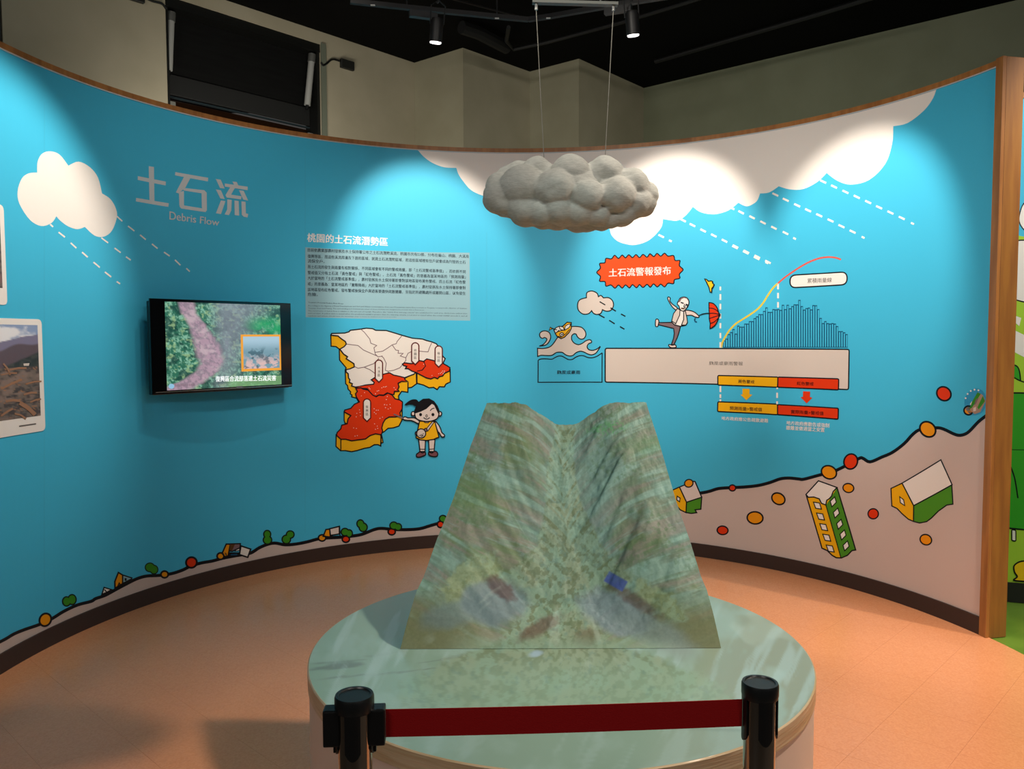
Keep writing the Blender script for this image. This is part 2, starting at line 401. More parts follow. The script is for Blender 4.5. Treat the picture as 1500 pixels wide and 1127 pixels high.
lw_box('blind_hem', wu0 + .03, wu1 - .03, bp_z, bp_z + ht, -.168, -.135, mat('black_hem_fabric', '#111211', .7), bev=.004)
lw_box('glass_rail', wu0 + .03, wu1 - .03, bp_z - .025, bp_z - .012, -.16, -.14, mat('dim_blue_steel', '#3d4c52', .3, metal=.6))
lw_box('lower_pane', wu0 + .03, wu1 - .03, wzb, bp_z - .03, -.19, -.18, mat('dark_brown_glass', '#1d0f06', .2))
lw_box('reveal_trim', wu1, wu1 + .05, wzb, wzt + .01, -.005, .012, mat('grey_green_trim', '#747a6a', .6))
def strut(p0, p1):
    a, b = LW.uz(*p0), LW.uz(*p1); A = Vector(LW.to3(*a, -.06)); B = Vector(LW.to3(*b, -.06)); d = B - A
    bm = bmesh.new(); tube(bm, [A + d * .08, A + d * .94], .028, 14); o = obj('strut', bm, M_STEEL, win, True)
    bm = bmesh.new(); tube(bm, [A - d * .02, A + d * .13], .034, 14); o2 = obj('strut_collar', bm, mat('grey_metal', '#6f706c', .4, metal=.4), win, True)
    bm = bmesh.new(); tube(bm, [A + d * .94, A + d * 1.02], .014, 10); obj('strut_tip', bm, M_BLK, win, True)
strut((256, 17), (252.5, 106)); strut((463, 79), (455.5, 157))
for q in ((260, 149), (465, 196)):
    a = LW.uz(*q); lw_box('bracket', a[0] - .03, a[0] + .03, a[1] - .05, a[1] + .02, -.15, -.09, mat('pale_bracket', '#77776f', .5))
def junction(px0, px1, py0, py1, cab):
    u0, u1 = LW.uz(px0, 50)[0], LW.uz(px1, 50)[0]; zt = LW.uz(px0, py0)[1]; zb = LW.uz(px0, py1)[1] if px0 > 400 else LW.uz(px1, py1)[1]
    t = empty('junction_box', LW.to3(u0, zb, 0), 'small black junction box on beige wall, ' + ('right of the high window' if px0 > 400 else 'left of the high window'), 'junction box')
    bm = bmesh.new(); P = [LW.to3(u, z, o) for z in (zb, zt) for u, o in ((u0, 0.001), (u1, 0.001), (u1, .035), (u0, .035))]; v = [bm.verts.new(p) for p in P]
    for f in ((3, 2, 1, 0), (4, 5, 6, 7), (0, 1, 5, 4), (1, 2, 6, 5), (2, 3, 7, 6), (3, 0, 4, 7)): bm.faces.new([v[i] for i in f])
    bevel(bm, .004, 1); obj('box_body', bm, mat('black_metal_box', '#1c1c18', .6), t)
    bm = bmesh.new(); tube(bm, [LW.to3(*LW.uz(*p), .012) for p in smooth(cab, False, 4)], .009, 8); obj('cable', bm, M_BLK, t, True)
junction(496.5, 515.5, 86, 99, [(499, 91), (491, 88), (484, 88), (478, 93), (472, 96), (469, 92)])
junction(183, 211, -18, 7, [(210, -4), (222, 2), (236, 6), (243, 14)])

# the rest of the gallery: dark walls behind and beside the viewer
M_DARKW = mat('dark_gallery_paint', '#3a3833', .85)
for nm, x0, x1, y0, y1 in (('wall_front', -7, 7, -4, -3.9), ('wall_left', -7, -6.9, -3.9, 4.2), ('wall_right', 6.9, 7, -3.9, 5.2)):
    bm = bmesh.new(); box(bm, x0, x1, y0, y1, 0, CZ); tag(obj(nm, bm, M_DARKW), kind='structure')

# curved partition
TH0, TH1 = -118, 77
bm = bmesh.new(); TK = .105; cols = []
for k in range(TH0, TH1 + 1):
    a = R_(k); s_, c_ = math.sin(a), math.cos(a)
    cols.append([bm.verts.new((WX + r * s_, WY + r * c_, z)) for r, z in ((WR, 0), (WR, WH), (WR + TK, WH), (WR + TK, 0))])
for A, B in zip(cols, cols[1:]):
    for k in range(4): bm.faces.new((A[k], A[(k + 1) % 4], B[(k + 1) % 4], B[k]))
bm.faces.new(cols[0]); bm.faces.new(cols[-1][::-1])
wall = tag(obj('wall_curved', bm, ink('sky')), kind='structure')
def ring(name, r0, r1, z0, z1, mt, parent=None, t0=TH0, t1=TH1, step=1):
    bm = bmesh.new(); cs = []
    for k in range(t0, t1 + 1, step):
        a = R_(k); cs.append([bm.verts.new((WX + r * math.sin(a), WY + r * math.cos(a), z)) for r, z in ((r0, z0), (r0, z1), (r1, z1), (r1, z0))])
    for A, B in zip(cs, cs[1:]):
        for k in range(4): bm.faces.new((A[k], A[(k + 1) % 4], B[(k + 1) % 4], B[k]))
    bm.faces.new(cs[0]); bm.faces.new(cs[-1][::-1])
    return obj(name, bm, mt, parent)
ring('cap_strip', WR - .004, WR + TK + .003, WH, WH + .028, M_WOOD, wall)
ring('sheet_edge', WR - .004, WR - .0005, WH - .006, WH, mat('pale_sheet_edge', '#b9bfc0', .5), wall)
tag(ring('baseboard_curved', WR - .009, WR - .0002, .0045, .094, M_BASE), kind='structure')
# oak end post
a = R_(TH1); er = Vector((math.sin(a), math.cos(a), 0)); et = Vector((math.cos(a), -math.sin(a), 0)); e0 = Vector((WX, WY, 0)) + er * (WR - .012)
def pbox(name, r0, r1, t0, t1, z0, z1, mt):
    bm = bmesh.new(); v = [bm.verts.new(e0 + er * r + et * t + Vector((0, 0, z))) for z in (z0, z1) for r, t in ((r0, t0), (r1, t0), (r1, t1), (r0, t1))]
    for f in ((3, 2, 1, 0), (4, 5, 6, 7), (0, 1, 5, 4), (1, 2, 6, 5), (2, 3, 7, 6), (3, 0, 4, 7)): bm.faces.new([v[i] for i in f])
    bevel(bm, .0015, 1); return obj(name, bm, mt, wall)
pbox('end_post', 0, .020, 0, .045, .0, WH + .034, M_WOOD); pbox('end_panel', .0205, .122, 0, .0445, 0, WH + .033, mat('oak_veneer_light', '#98662c', .45, noise=((30, 30, 3), '#835226', .9)))

# neighbouring mural wall on the right
NW = Plane((2.62, 4.62), (4.6, 3.95))
def nw_box(name, u0, u1, z0, z1, o0, o1, mt, parent=None):
    bm = bmesh.new(); v = [bm.verts.new(NW.to3(u, z, o)) for z in (z0, z1) for u, o in ((u0, o0), (u1, o0), (u1, o1), (u0, o1))]
    for f in ((3, 2, 1, 0), (4, 5, 6, 7), (0, 1, 5, 4), (1, 2, 6, 5), (2, 3, 7, 6), (3, 0, 4, 7)): bm.faces.new([v[i] for i in f])
    return obj(name, bm, mt, parent)
zt = NW.uz(1497, 144)[1]
nwall = tag(nw_box('wall_right', -.02, 2.4, 0, zt, -.1, 0, ink('sky')), kind='structure')
nw_box('cap_strip', -.03, 2.4, zt, zt + .03, -.105, .006, M_WOOD, nwall)
tag(nw_box('baseboard_right', -.02, 2.4, 0, NW.uz(1478, 853)[1], 0.001, .012, mat('black_baseboard_vinyl', '#141414', .5)), kind='structure')

# ================================================================== MURAL PRINTS (flat print on the curved wall)
def C(x0, y0, k, pts): return [(x0 + x / k, y0 + y / k) for x, y in pts]
ground = ([(-260, 1090), (-190, 1045), (-120, 1003), (-60, 968)] +
  C(0, 850, 7.5, [(0, 680), (150, 595), (270, 545), (430, 490), (570, 425), (700, 345), (850, 275), (1000, 235)]) +
  C(140, 800, 9.375, [(0, 725), (130, 680), (260, 610), (400, 535), (560, 455), (700, 415), (880, 405), (1050, 380), (1200, 330), (1300, 280), (1450, 235)]) +
  C(300, 740, 7.5, [(80, 617), (200, 585), (360, 555), (500, 530), (600, 470), (700, 430), (780, 420), (880, 438), (1000, 430), (1130, 405), (1270, 370), (1500, 355)]) +
  C(450, 730, 7.143, [(450, 400), (570, 380), (700, 330), (780, 317), (900, 328), (1050, 330), (1180, 320), (1300, 285), (1420, 255)]) +
  [(700, 756), (780, 752), (880, 738), (960, 729), (1005, 725)] +
  C(970, 690, 7.5, [(430, 243), (520, 225), (620, 195), (760, 185), (900, 178), (1050, 162), (1180, 130), (1300, 88), (1400, 80)]) +
  C(1160, 650, 5.769, [(60, 300), (100, 302), (220, 270), (380, 225), (560, 130), (600, 125), (660, 155), (760, 115), (850, 75), (950, 0)]) +
  C(1330, 540, 8.05, [(60, 775), (150, 720), (330, 700), (420, 715), (560, 780), (640, 785), (720, 745), (830, 630), (925, 555)]) + [(1452.5, 602)])
gs = [q for q in smooth(ground, False, 4)]
# keep it on the wall: the run ends at the oak post
umax = WR * R_(TH1) - .0005
uzg = [CY.uz(*q) for q in gs]; uzg = [(min(u, umax), z) for u, z in uzg]
p = Print(base=1)
p.poly_uz(uzg + [(uzg[-1][0], .0), (uzg[0][0], .0)], 'lilac')
gsc = [g for g in gs if CY.uz(*g)[0] < umax]
p.stroke(gsc, 3.9, 'black'); p.done('printed_ground', wall)
# big white cloud along the top edge
cl = arcs([(612, 219.5), (620, 229), (633, 238.5), (650, 245), (668.4, 246)], [(668.4, 246), (672, 256), (678, 265), (690, 278.5), (708, 287), (735, 293)],
  [(735, 293), (760, 312), (800, 320), (835, 312)], [(835, 312), (850, 330), (875, 336), (893, 335)], [(893, 335), (896, 345), (905, 353.6), (918, 358), (930, 359), (945, 355), (957, 347), (968.6, 333.5), (971.3, 321)],
  [(971.3, 321), (980, 322.5), (991, 323.5), (1000, 319.5), (1008, 312), (1015, 303)], [(1015, 303), (1026.7, 311), (1046.7, 314), (1066.7, 308.5), (1081.7, 297)],
  [(1081.7, 297), (1089, 301), (1096.7, 302), (1108.4, 295), (1113.4, 283.5)], [(1113.4, 283.5), (1126.8, 282), (1140.8, 273)], [(1140.8, 273), (1156.8, 277.5), (1176.8, 277), (1196.8, 267), (1211, 253.5)],
  [(1211, 253.5), (1226.8, 265), (1246.8, 270.5), (1273.5, 263.5), (1296.9, 240), (1307, 210), (1308.5, 185)], [(1308.5, 185), (1330, 180), (1353.6, 161.8), (1367, 143.4), (1372.6, 127)])
uzc = [CY.uz(*q) for q in cl]; u1 = CY.uz(1372.8, 124)[0]; u0 = CY.uz(609, 217)[0]
p = Print(base=1)
p.poly_uz([(u, min(z, WH - .0065)) for u, z in uzc] + [(u1, WH - .0065), (u0, WH - .0065)], 'white'); p.done('printed_cloud', wall)
def dashes(segs, w=2.0, key='white', crop=(0, 0, 1), name='printed_rain'):
    p = Print(base=2).crop(*crop)
    for a, b in segs: p.stroke([a, b], w, key)
    p.lay = 3; return p.done(name, wall)
def dl_(cs, hx, hy, last=.5):
    return [((x - hx * (last if i == len(cs) - 1 else 1), y - hy * (last if i == len(cs) - 1 else 1)), (x + hx * (last if i == len(cs) - 1 else 1), y + hy * (last if i == len(cs) - 1 else 1))) for i, (x, y) in enumerate(cs)]
K3 = (1000, 0, 2.998)
dashes(dl_([(617, 798), (665, 820), (715, 843), (765, 865), (815, 888), (863, 911), (913, 934), (963, 958), (1010, 982)], 13, 6), 2.4, 'white', K3)
dashes(dl_([(407, 855), (453, 878), (503, 902), (551, 924), (600, 946), (650, 969), (698, 994), (747, 1018), (793, 1043)], 13, 6), 2.4, 'white', K3)
dashes(dl_([(215, 914), (257, 933), (305, 955), (353, 978), (401, 1001), (452, 1024), (492, 1048)], 12, 6), 2.4, 'white', K3)
dashes(dl_([(2, 968), (43, 989), (90, 1013), (137, 1035), (184, 1058), (232, 1083), (280, 1106), (328, 1128), (375, 1151)] + [((x) - (1000 - 770) * 2.998, y + 350 * 2.998) for x, y in [(920, 37), (967, 60), (1015, 85), (1060, 105)]], 12, 6), 2.4, 'white', K3)
dashes(dl_([(968.6, 346), (982, 353)], 4, 2), 2.4, 'white')
K1 = (0, 0, 2.998)
dashes([((220, 985), (233, 997)), ((257, 1020), (285, 1042)), ((310, 1067), (335, 1090)), ((360, 1108), (385, 1130)), ((410, 1152), (438, 1175)), ((460, 1195), (488, 1217)), ((512, 1237), (527, 1247))], 1.9, 'white', K1)
dashes([((445, 1045), (475, 1067)), ((503, 1090), (530, 1110)), ((553, 1128), (574, 1143))], 1.7, 'white', K1)
dashes([((513, 950), (537, 972)), ((562, 993), (590, 1015)), ((615, 1032), (640, 1053)), ((667, 1072), (692, 1092)), ((720, 1108), (745, 1125)), ((768, 1142), (792, 1165)), ((818, 1179), (833, 1193))], 1.7, 'white', K1)
p = Print(base=4).crop(*K1)
p.fill(arcs([(163, 758), (165, 710), (185, 675), (222, 665), (262, 680), (300, 728)], [(300, 728), (345, 710), (395, 735), (430, 780), (448, 850)], [(448, 850), (485, 875), (510, 920), (512, 960), (490, 1015), (455, 1040), (415, 1035), (372, 997)],
  [(372, 997), (340, 1007), (300, 995), (265, 970), (247, 950)], [(247, 950), (225, 980), (180, 993), (130, 965), (85, 895), (77, 840), (95, 785), (125, 762), (163, 758)]), 'white'); p.done('printed_cloud', wall)
# headline
p = Print(base=2).crop(180, 230, 7.143)
for q in ([(270, 97), (325, 105), (330, 465), (278, 450)], [(155, 200), (450, 258), (446, 298), (155, 240)], [(138, 428), (480, 485), (475, 523), (135, 465)],
          [(548, 158), (893, 218), (888, 256), (545, 192)], [(648, 192), (712, 208), (655, 318), (582, 382), (553, 372)], [(585, 370), (638, 355), (638, 505), (648, 512), (600, 530), (590, 505)],
          [(600, 320), (850, 348), (876, 375), (830, 388), (820, 380), (640, 352)], [(822, 375), (876, 370), (878, 560), (860, 578), (825, 530)], [(592, 500), (638, 508), (840, 540), (868, 578), (610, 540), (592, 520)],
          [(970, 230), (1022, 238), (1065, 332), (1015, 325)], [(972, 340), (1025, 350), (1065, 442), (1018, 435)], [(1025, 455), (1072, 462), (1025, 598), (972, 590)],
          [(1065, 278), (1305, 312), (1303, 348), (1065, 310)], [(1145, 258), (1190, 262), (1210, 305), (1165, 300)], [(1132, 300), (1180, 308), (1130, 395), (1240, 412), (1235, 445), (1085, 425), (1072, 400)],
          [(1212, 348), (1262, 355), (1310, 458), (1258, 447)], [(1090, 445), (1137, 450), (1132, 560), (1108, 610), (1062, 602), (1090, 550)], [(1165, 455), (1210, 462), (1215, 615), (1168, 608)], [(1238, 465), (1282, 470), (1285, 590), (1310, 598), (1302, 634), (1262, 626), (1242, 605)]):
    p.fill(q, 'letter')
p.text('Debris Flow', [(485, 570), (1008, 655), (1003, 722), (485, 655)], 'letter', .014, 4); p.done('printed_title', wall)
# explanatory text panel
p = Print(base=1).crop(440, 335, 5.769)
p.fill([(38, 158), (1430, 204), (1435, 778), (45, 750)], 'panel')
p.text('桃園的土石流潛勢區', [(60, 38), (740, 78), (738, 150), (58, 112)], 'white', .022, 2)
lines = ['目前依農業部農村發展及水土保持署公布之土石流潛勢溪流，桃園市共有53條，分布在龜山、桃園、大溪及', '復興等區，而這些溪流周邊及下游的區域，就是土石流潛勢區域，若這些區域裡有住戶就會成為列管的土石', '流保全戶。',
  '而土石流的發生與雨量有相對關係，不同區域會有不同的警戒雨量，即「土石流警戒基準值」，而依照不同', '警戒值又分有土石流「黃色警戒」與「紅色警戒」。土石流「黃色警戒」的意義為當某地區的「預測雨量」',
  '大於當地的「土石流警戒基準值」，農村發展及水土保持署即會對該地區發布黃色警戒。而土石流「紅色警', '戒」的意義為：當某地區的「實際降雨」大於當地的「土石流警戒基準值」，農村發展及水土保持署即會對', '該地區發布紅色警戒。發布警戒後保全戶與遊客要盡快疏散撤離，至指定的避難處所或離開山區，以免發生', '危險。']
yl = [165, 218, 258, 307, 357, 403, 452, 500, 541]; yr = [222, 272, 312, 352, 396, 440, 488, 535, 580]
for t_x, a_, b_ in zip(lines, yl, yr):
    w = min(1., len(t_x) / 48.); xr = 62 + (1425 - 62) * w; yb = a_ + (b_ - a_) * w
    p.lay = 5; p.text(t_x, [(62, a_), (xr, yb), (xr, yb + 29), (62, a_ + 31)], 'deep', .015, 1)
p.lay = 5; p.text("Taoyuan's Potential Debris Flow Areas", [(65, 618), (362, 630), (362, 642), (65, 630)], 'deep', .02, 1)
en = ['According to the Agency of Rural Development and Soil and Water Conservation, there are 53 potential debris flow torrents in Taoyuan, located in the districts of Guishan,', 'Taoyuan, Daxi and Fuxing. The surrounding and downstream areas of these streams are designated potential debris flow areas.',
  'The occurrence of debris flow is relative to the amount of rainfall. Therefore, the "debris flow warning criteria" are established for each area, divided into yellow alert', 'and red alert. A yellow alert is issued when the predicted rainfall is greater than the warning criteria; a red alert is issued when the actual rainfall exceeds it, and all', 'residents and visitors should leave the mountain area or move to shelters as soon as possible.']
for k, t_x in enumerate(en):
    w = 1 if len(t_x) > 140 else len(t_x) / 168; y = 646 + k * 21.5
    p.lay = 5; p.text(t_x, [(65, y), (65 + 1345 * w, y + 24 * w), (65 + 1345 * w, y + 37 * w), (65, y + 14)], 'deep', 0, 1)
p.done('printed_text_panel', wall)
# district map
A = (475, 475, 7.5)
p = Print(base=1).crop(*A)
L = 1.5
p.shape([(72, 120), (75, 243), (130, 248), (165, 275), (168, 395), (240, 480), (230, 505), (235, 655), (255, 675), (262, 715), (290, 745), (285, 765), (305, 780), (300, 800), (355, 815), (375, 850), (400, 860), (460, 700), (400, 300), (200, 130)], 'amber', L)
p.shape([(218, 965), (218, 1060), (228, 1090), (262, 1095), (270, 1040), (300, 1000)], 'amber', L)
p.shape([(1015, 655), (960, 695), (920, 700), (918, 750), (870, 742), (850, 740), (815, 790), (820, 830), (760, 820), (740, 760), (800, 640), (1010, 530)], 'amber', L)
p.shape([(1018, 540), (1018, 650), (1090, 670), (1150, 700), (1200, 695), (1240, 720), (1265, 688), (1320, 690), (1335, 660), (1385, 635), (1382, 500), (1200, 520)], 'amber', L)
p.stroke([(920, 640), (918, 750)], L)
p.shape([(130, 1215), (128, 1345), (180, 1392), (230, 1390), (300, 1402), (360, 1390), (440, 1365), (500, 1355), (550, 1325), (590, 1325), (620, 1340), (622, 1220), (560, 1190), (300, 1200)], 'amber', L)
p.shape([(625, 1200), (660, 1180), (700, 1145), (760, 1140), (820, 1120), (838, 1085), (855, 1050), (855, 950), (800, 980), (680, 1010), (640, 1090), (620, 1200), (625, 1310), (645, 1300), (640, 1270)], 'amber', L)
p.shape([(80, 103), (225, 98), (270, 85), (285, 68), (400, 55), (460, 45), (530, 50), (565, 68), (680, 70), (780, 100), (860, 125), (970, 155), (1080, 165), (1120, 180), (1180, 195), (1230, 215), (1250, 240), (1300, 350), (1328, 380), (1305, 430), (1340, 460), (1200, 470), (1060, 470), (985, 550), (880, 590), (700, 600), (560, 660), (340, 692), (300, 680), (308, 655), (275, 640), (280, 610), (265, 590), (262, 545), (238, 525), (240, 500), (280, 492), (330, 470), (325, 435), (240, 380), (255, 358), (212, 330), (170, 275), (215, 250), (242, 220), (230, 190), (185, 160), (150, 130), (72, 122)], 'cream', L)
for q in ([(400, 55), (440, 90), (500, 165), (510, 210), (575, 235), (545, 260), (560, 330), (590, 360), (640, 350)], [(245, 220), (310, 228), (370, 235), (430, 285), (520, 325), (585, 352)], [(850, 130), (800, 190), (790, 215), (745, 228), (700, 260), (640, 298), (560, 310)],
          [(745, 228), (785, 285), (815, 290), (810, 320), (865, 322), (835, 350), (895, 370), (895, 400), (830, 480), (760, 508), (700, 518), (670, 508), (680, 430), (650, 370), (625, 350)], [(895, 370), (920, 320), (960, 300), (1050, 298), (1140, 305), (1155, 260), (1180, 205)],
          [(330, 465), (370, 485), (440, 472), (540, 435), (600, 375)], [(440, 475), (500, 500), (560, 545), (620, 560)], [(870, 430), (900, 430), (955, 430)], [(700, 518), (705, 535)]):
    p.stroke(q, .9, 'mauve')
p.shape([(858, 440), (880, 425), (950, 435), (1000, 430), (1040, 400), (1090, 410), (1125, 383), (1200, 400), (1240, 420), (1300, 430), (1345, 455), (1380, 478), (1375, 515), (1320, 540), (1300, 570), (1265, 575), (1245, 600), (1210, 585), (1170, 602), (1120, 590), (1060, 560), (1018, 535), (960, 515), (920, 490), (890, 490), (905, 465), (870, 455)], 'red', L)
p.stroke([(1040, 400), (1095, 415), (1112, 460), (1075, 505), (1018, 518)], 1.1)
p.shape([(515, 612), (550, 590), (600, 600), (650, 550), (715, 535), (760, 560), (830, 575), (880, 588), (885, 610), (915, 630), (850, 628), (810, 650), (820, 690), (805, 720), (820, 738), (770, 740), (765, 770), (750, 775), (690, 755), (650, 780), (600, 778), (560, 798), (520, 775), (470, 710), (400, 705), (345, 692), (450, 670), (540, 660), (548, 640)], 'red', L)
p.shape([(345, 705), (400, 700), (430, 715), (480, 725), (530, 780), (570, 798), (600, 780), (650, 785), (700, 758), (745, 780), (775, 820), (830, 835), (858, 855), (855, 930), (830, 975), (838, 1008), (780, 1020), (710, 1020), (670, 1045), (645, 1085), (630, 1140), (640, 1175), (625, 1215), (560, 1205), (500, 1225), (450, 1262), (380, 1270), (300, 1282), (235, 1265), (180, 1265), (132, 1222), (140, 1190), (180, 1150), (190, 1110), (250, 1095), (260, 1040), (290, 1005), (218, 965), (222, 945), (290, 925), (330, 880), (385, 855), (350, 800), (342, 765), (362, 740)], 'red', L)
p.stroke([(180, 1265), (180, 1390)], 1.2)
for x, y in [(490, 700), (500, 712), (560, 765), (580, 735), (595, 730), (630, 700), (650, 690), (668, 690), (680, 685), (765, 698), (780, 718), (690, 795), (680, 828), (660, 885), (685, 888), (720, 882), (670, 918), (700, 932), (725, 920), (545, 930), (570, 945), (590, 945), (548, 970), (565, 985), (385, 942), (390, 970), (355, 980), (348, 1018), (395, 1005), (440, 752), (405, 788), (638, 1022), (610, 1035), (550, 1095), (580, 1120), (560, 1155), (585, 1145), (320, 1140), (350, 1145), (335, 1230), (360, 1225), (1255, 545), (1275, 540), (1290, 530), (1300, 515), (1320, 515), (1305, 545), (1315, 530), (1182, 565), (1090, 440)]:
    p.lay = 42; p.ell(x, y, 5, 4, 'cream', n=6)
for cx, y0, y1, t_x in ((598, 395, 638, '大溪區'), (998, 205, 445, '桃園區'), (1256, 240, 472, '龜山區'), (467, 822, 1070, '復興區')):
    p.lay = 44; q = [(cx - 40 + 40 * (1 - math.cos(t)), y0 + 40 - 40 * math.sin(t)) for t in [PI * k / 12 for k in range(13)]] + [(cx + 40, y1 - 40), (cx, y1), (cx - 40, y1 - 40)]
    p.shape(q, 'cream', L, 'maroon')
    for k, ch in enumerate(t_x):
        yy = (y0 + y1) / 2 - 52 + k * 40; p.lay = 47; p.text(ch, [(cx - 14, yy), (cx + 14, yy), (cx + 14, yy + 30), (cx - 14, yy + 30)], 'textgrey', .012, 1)
p.done('printed_district_map', wall)
# girl pointing at the map
p = Print(base=50).crop(475, 555, 7.5); L = 1.4
for q in ([(1035, 665), (1110, 670), (1105, 800), (1050, 800)], [(1145, 670), (1215, 665), (1205, 800), (1150, 800)]): p.shape(q, 'blush', L)
p.stroke([(1040, 772), (1105, 775)], 1); p.stroke([(1150, 775), (1210, 770)], 1)
p.shape([(1050, 802), (1075, 815), (1105, 805), (1110, 835), (1080, 850), (1040, 862), (1012, 855), (1012, 830), (1030, 815)], 'shoe', L, sm=True)
p.shape([(1150, 805), (1180, 815), (1205, 797), (1230, 800), (1245, 825), (1235, 850), (1200, 855), (1160, 845), (1143, 825)], 'shoe', L, sm=True)
p.shape([(1215, 470), (1250, 500), (1275, 545), (1290, 590), (1318, 615), (1315, 638), (1285, 635), (1265, 600), (1240, 565)], 'blush', L, sm=True)
p.shape([(1040, 495), (960, 460), (905, 455), (868, 448), (865, 425), (890, 418), (920, 430), (985, 430), (1040, 462)], 'blush', L, sm=True)
p.stroke([(760, 388), (800, 405), (862, 435)], 1.6, 'mauve')
p.shape([(1045, 465), (1200, 462), (1215, 480), (1258, 640), (1200, 665), (1120, 678), (1050, 670), (1005, 645)], 'amber', L)
p.fill([(1090, 463), (1155, 463), (1140, 485), (1115, 487)], 'blush'); p.stroke([(1090, 466), (1105, 482), (1140, 484), (1155, 466)], 1)
p.shape([(1190, 465), (1205, 475), (1135, 575), (1110, 560)], 'grey', 1)
for x, y in ((1012, 598), (1112, 562)): p.ell(x, y, 16, 18, 'mauve', 1.2)
p.ell(1062, 600, 50, 50, 'grey', 1.4); p.ell(1068, 622, 14, 9, 'blush', .8)
for x, y in ((1040, 622), (1085, 602)): p.ell(x, y, 5, 5, 'black')
p.stroke([(1060, 632), (1070, 626), (1080, 628)], .9)
for x in (973, 1268): p.ell(x, 383, 20, 24, 'blush', L)
p.shape([(990, 370), (1000, 330), (1060, 260), (1190, 255), (1250, 330), (1255, 400), (1225, 445), (1150, 467), (1060, 460), (1005, 430)], 'blush', L, sm=True)
p.fill([(990, 382), (995, 320), (1030, 255), (1080, 220), (1150, 215), (1205, 245), (1245, 300), (1255, 350), (1250, 385), (1205, 290), (1180, 275), (1120, 330), (1060, 360)], 'black')
p.fill([(1035, 262), (1010, 228), (960, 228), (910, 255), (878, 292), (950, 280), (1000, 300), (1020, 300)], 'black', True)
for x in (1055, 1191): p.ell(x, 393, 16, 18, 'black')
p.ell(1121, 408, 9, 13, 'blush', .8); p.stroke([(1088, 425), (1110, 440), (1135, 440), (1155, 425)], 1.1, sm=True); p.stroke([(1160, 352), (1180, 330), (1208, 322)], 1, sm=True)
p.done('printed_girl', wall)
# cloud with dark rain, boat on waves, boxes
K0 = (840, 360, 6.818)
p = Print(base=6).crop(*K0); L = 1.3
p.shape(arcs([(130, 520), (135, 470), (185, 453), (235, 475), (250, 510)], [(250, 510), (275, 498), (300, 522)], [(300, 522), (350, 520), (390, 550), (400, 600), (375, 645), (330, 655), (290, 640)], [(290, 640), (275, 675), (235, 688), (200, 675), (182, 650)], [(182, 650), (150, 680), (95, 683), (50, 645), (42, 585), (65, 540), (130, 520)]), 'grey', L)
for q in ([(262, 560), (318, 593)], [(370, 622), (425, 655)], [(475, 683), (520, 707)], [(252, 688), (310, 720)], [(357, 746), (413, 780)], [(465, 808), (510, 835)]): p.stroke(q, 1.5)
p.done('printed_rain_cloud', wall)
p = Print(base=2).crop(780, 460, 10.24); L = 1.3
p.stroke([(85, 695), (130, 677), (210, 675), (290, 680), (340, 655), (385, 635), (440, 635), (490, 660), (540, 685), (600, 682), (650, 650), (710, 628), (770, 630), (830, 655), (900, 658), (970, 635), (1045, 585)], L, sm=True)
p.stroke([(1045, 585), (1043, 1025), (83, 1027), (85, 695)], L)
p.shape(smooth([(78, 640), (130, 622), (210, 625), (290, 622), (350, 585), (400, 575), (450, 580), (500, 615), (560, 632), (610, 620), (650, 585), (710, 562), (770, 572), (830, 602), (890, 615), (950, 590), (985, 545), (1018, 490)], False) +
  smooth([(1018, 490), (960, 530), (900, 548), (845, 535), (820, 495), (840, 450), (885, 430), (880, 400), (850, 388), (800, 405), (750, 440), (690, 462), (630, 440), (590, 390), (590, 330), (620, 300), (655, 305), (675, 345), (720, 378), (770, 370), (800, 320), (790, 260), (740, 205), (670, 190), (590, 192), (480, 230), (380, 350), (310, 450), (250, 500), (160, 520), (75, 515)], False), 'grey', L)
p.shape([(110, 482), (160, 460), (205, 410), (215, 375), (180, 355), (150, 368), (115, 345), (108, 300), (140, 265), (190, 255), (245, 275), (270, 320), (270, 370), (240, 430), (195, 468)], 'grey', L, sm=True)
p.shape([(320, 240), (345, 300), (370, 340), (430, 372), (480, 350), (550, 280), (582, 220), (582, 130), (520, 125), (460, 180)], 'amber', L)
p.shape([(325, 250), (345, 212), (400, 185), (460, 195), (478, 240), (380, 265), (345, 292)], 'white', 1.1); p.shape([(482, 245), (490, 185), (530, 158), (578, 150), (550, 205)], 'white', 1)
p.stroke([(400, 190), (415, 230), (470, 250)], 1); p.stroke([(345, 292), (400, 245)], 1); p.stroke([(365, 240), (265, 205)], 1.2); p.shape([(268, 200), (250, 248), (295, 222)], 'amber', 1)
p.ell(440, 310, 28, 28, 'cream', 1.1); p.ell(443, 312, 13, 13, 'black'); p.stroke([(380, 335), (430, 350), (500, 300), (560, 230)], .9)
p.text('颱風或豪雨', [(370, 848), (715, 848), (715, 905), (370, 905)], 'deep', .012, 1); p.done('printed_wave_box', wall)
def rrect(pts, r, k=4):
    out = []; n = len(pts)
    for i in range(n):
        a, b, c = Vector(pts[i - 1]), Vector(pts[i]), Vector(pts[(i + 1) % n]); u = (a - b).normalized() * r; v = (c - b).normalized() * r
        for j in range(k + 1): t = j / k; out.append(tuple((b + u) * (1 - t) ** 2 + b * 2 * t * (1 - t) + (b + v) * t * t))
    return out
p = Print(base=2); L = 1.6
top = 510
p.shape(rrect([(886.5, 510.5), (1244, 512), (1243, 571), (886.5, 560)], 3), 'grey', L)
p.crop(1040, 530, 7.143)
p.text('颱風或豪雨警報', [(0 - 10, -10), (345, 2), (343, 40), (-12, 30)], 'textgrey', .012, 1) if False else None
p.crop(770, 350, 2.998); p.text('颱風或豪雨警報', [(806, 538), (954, 540), (954, 557), (806, 555)], 'textgrey', .01, 1)
p.done('printed_warning_box', wall)
p = Print(base=7).crop(1040, 530, 7.143); L = 1.5
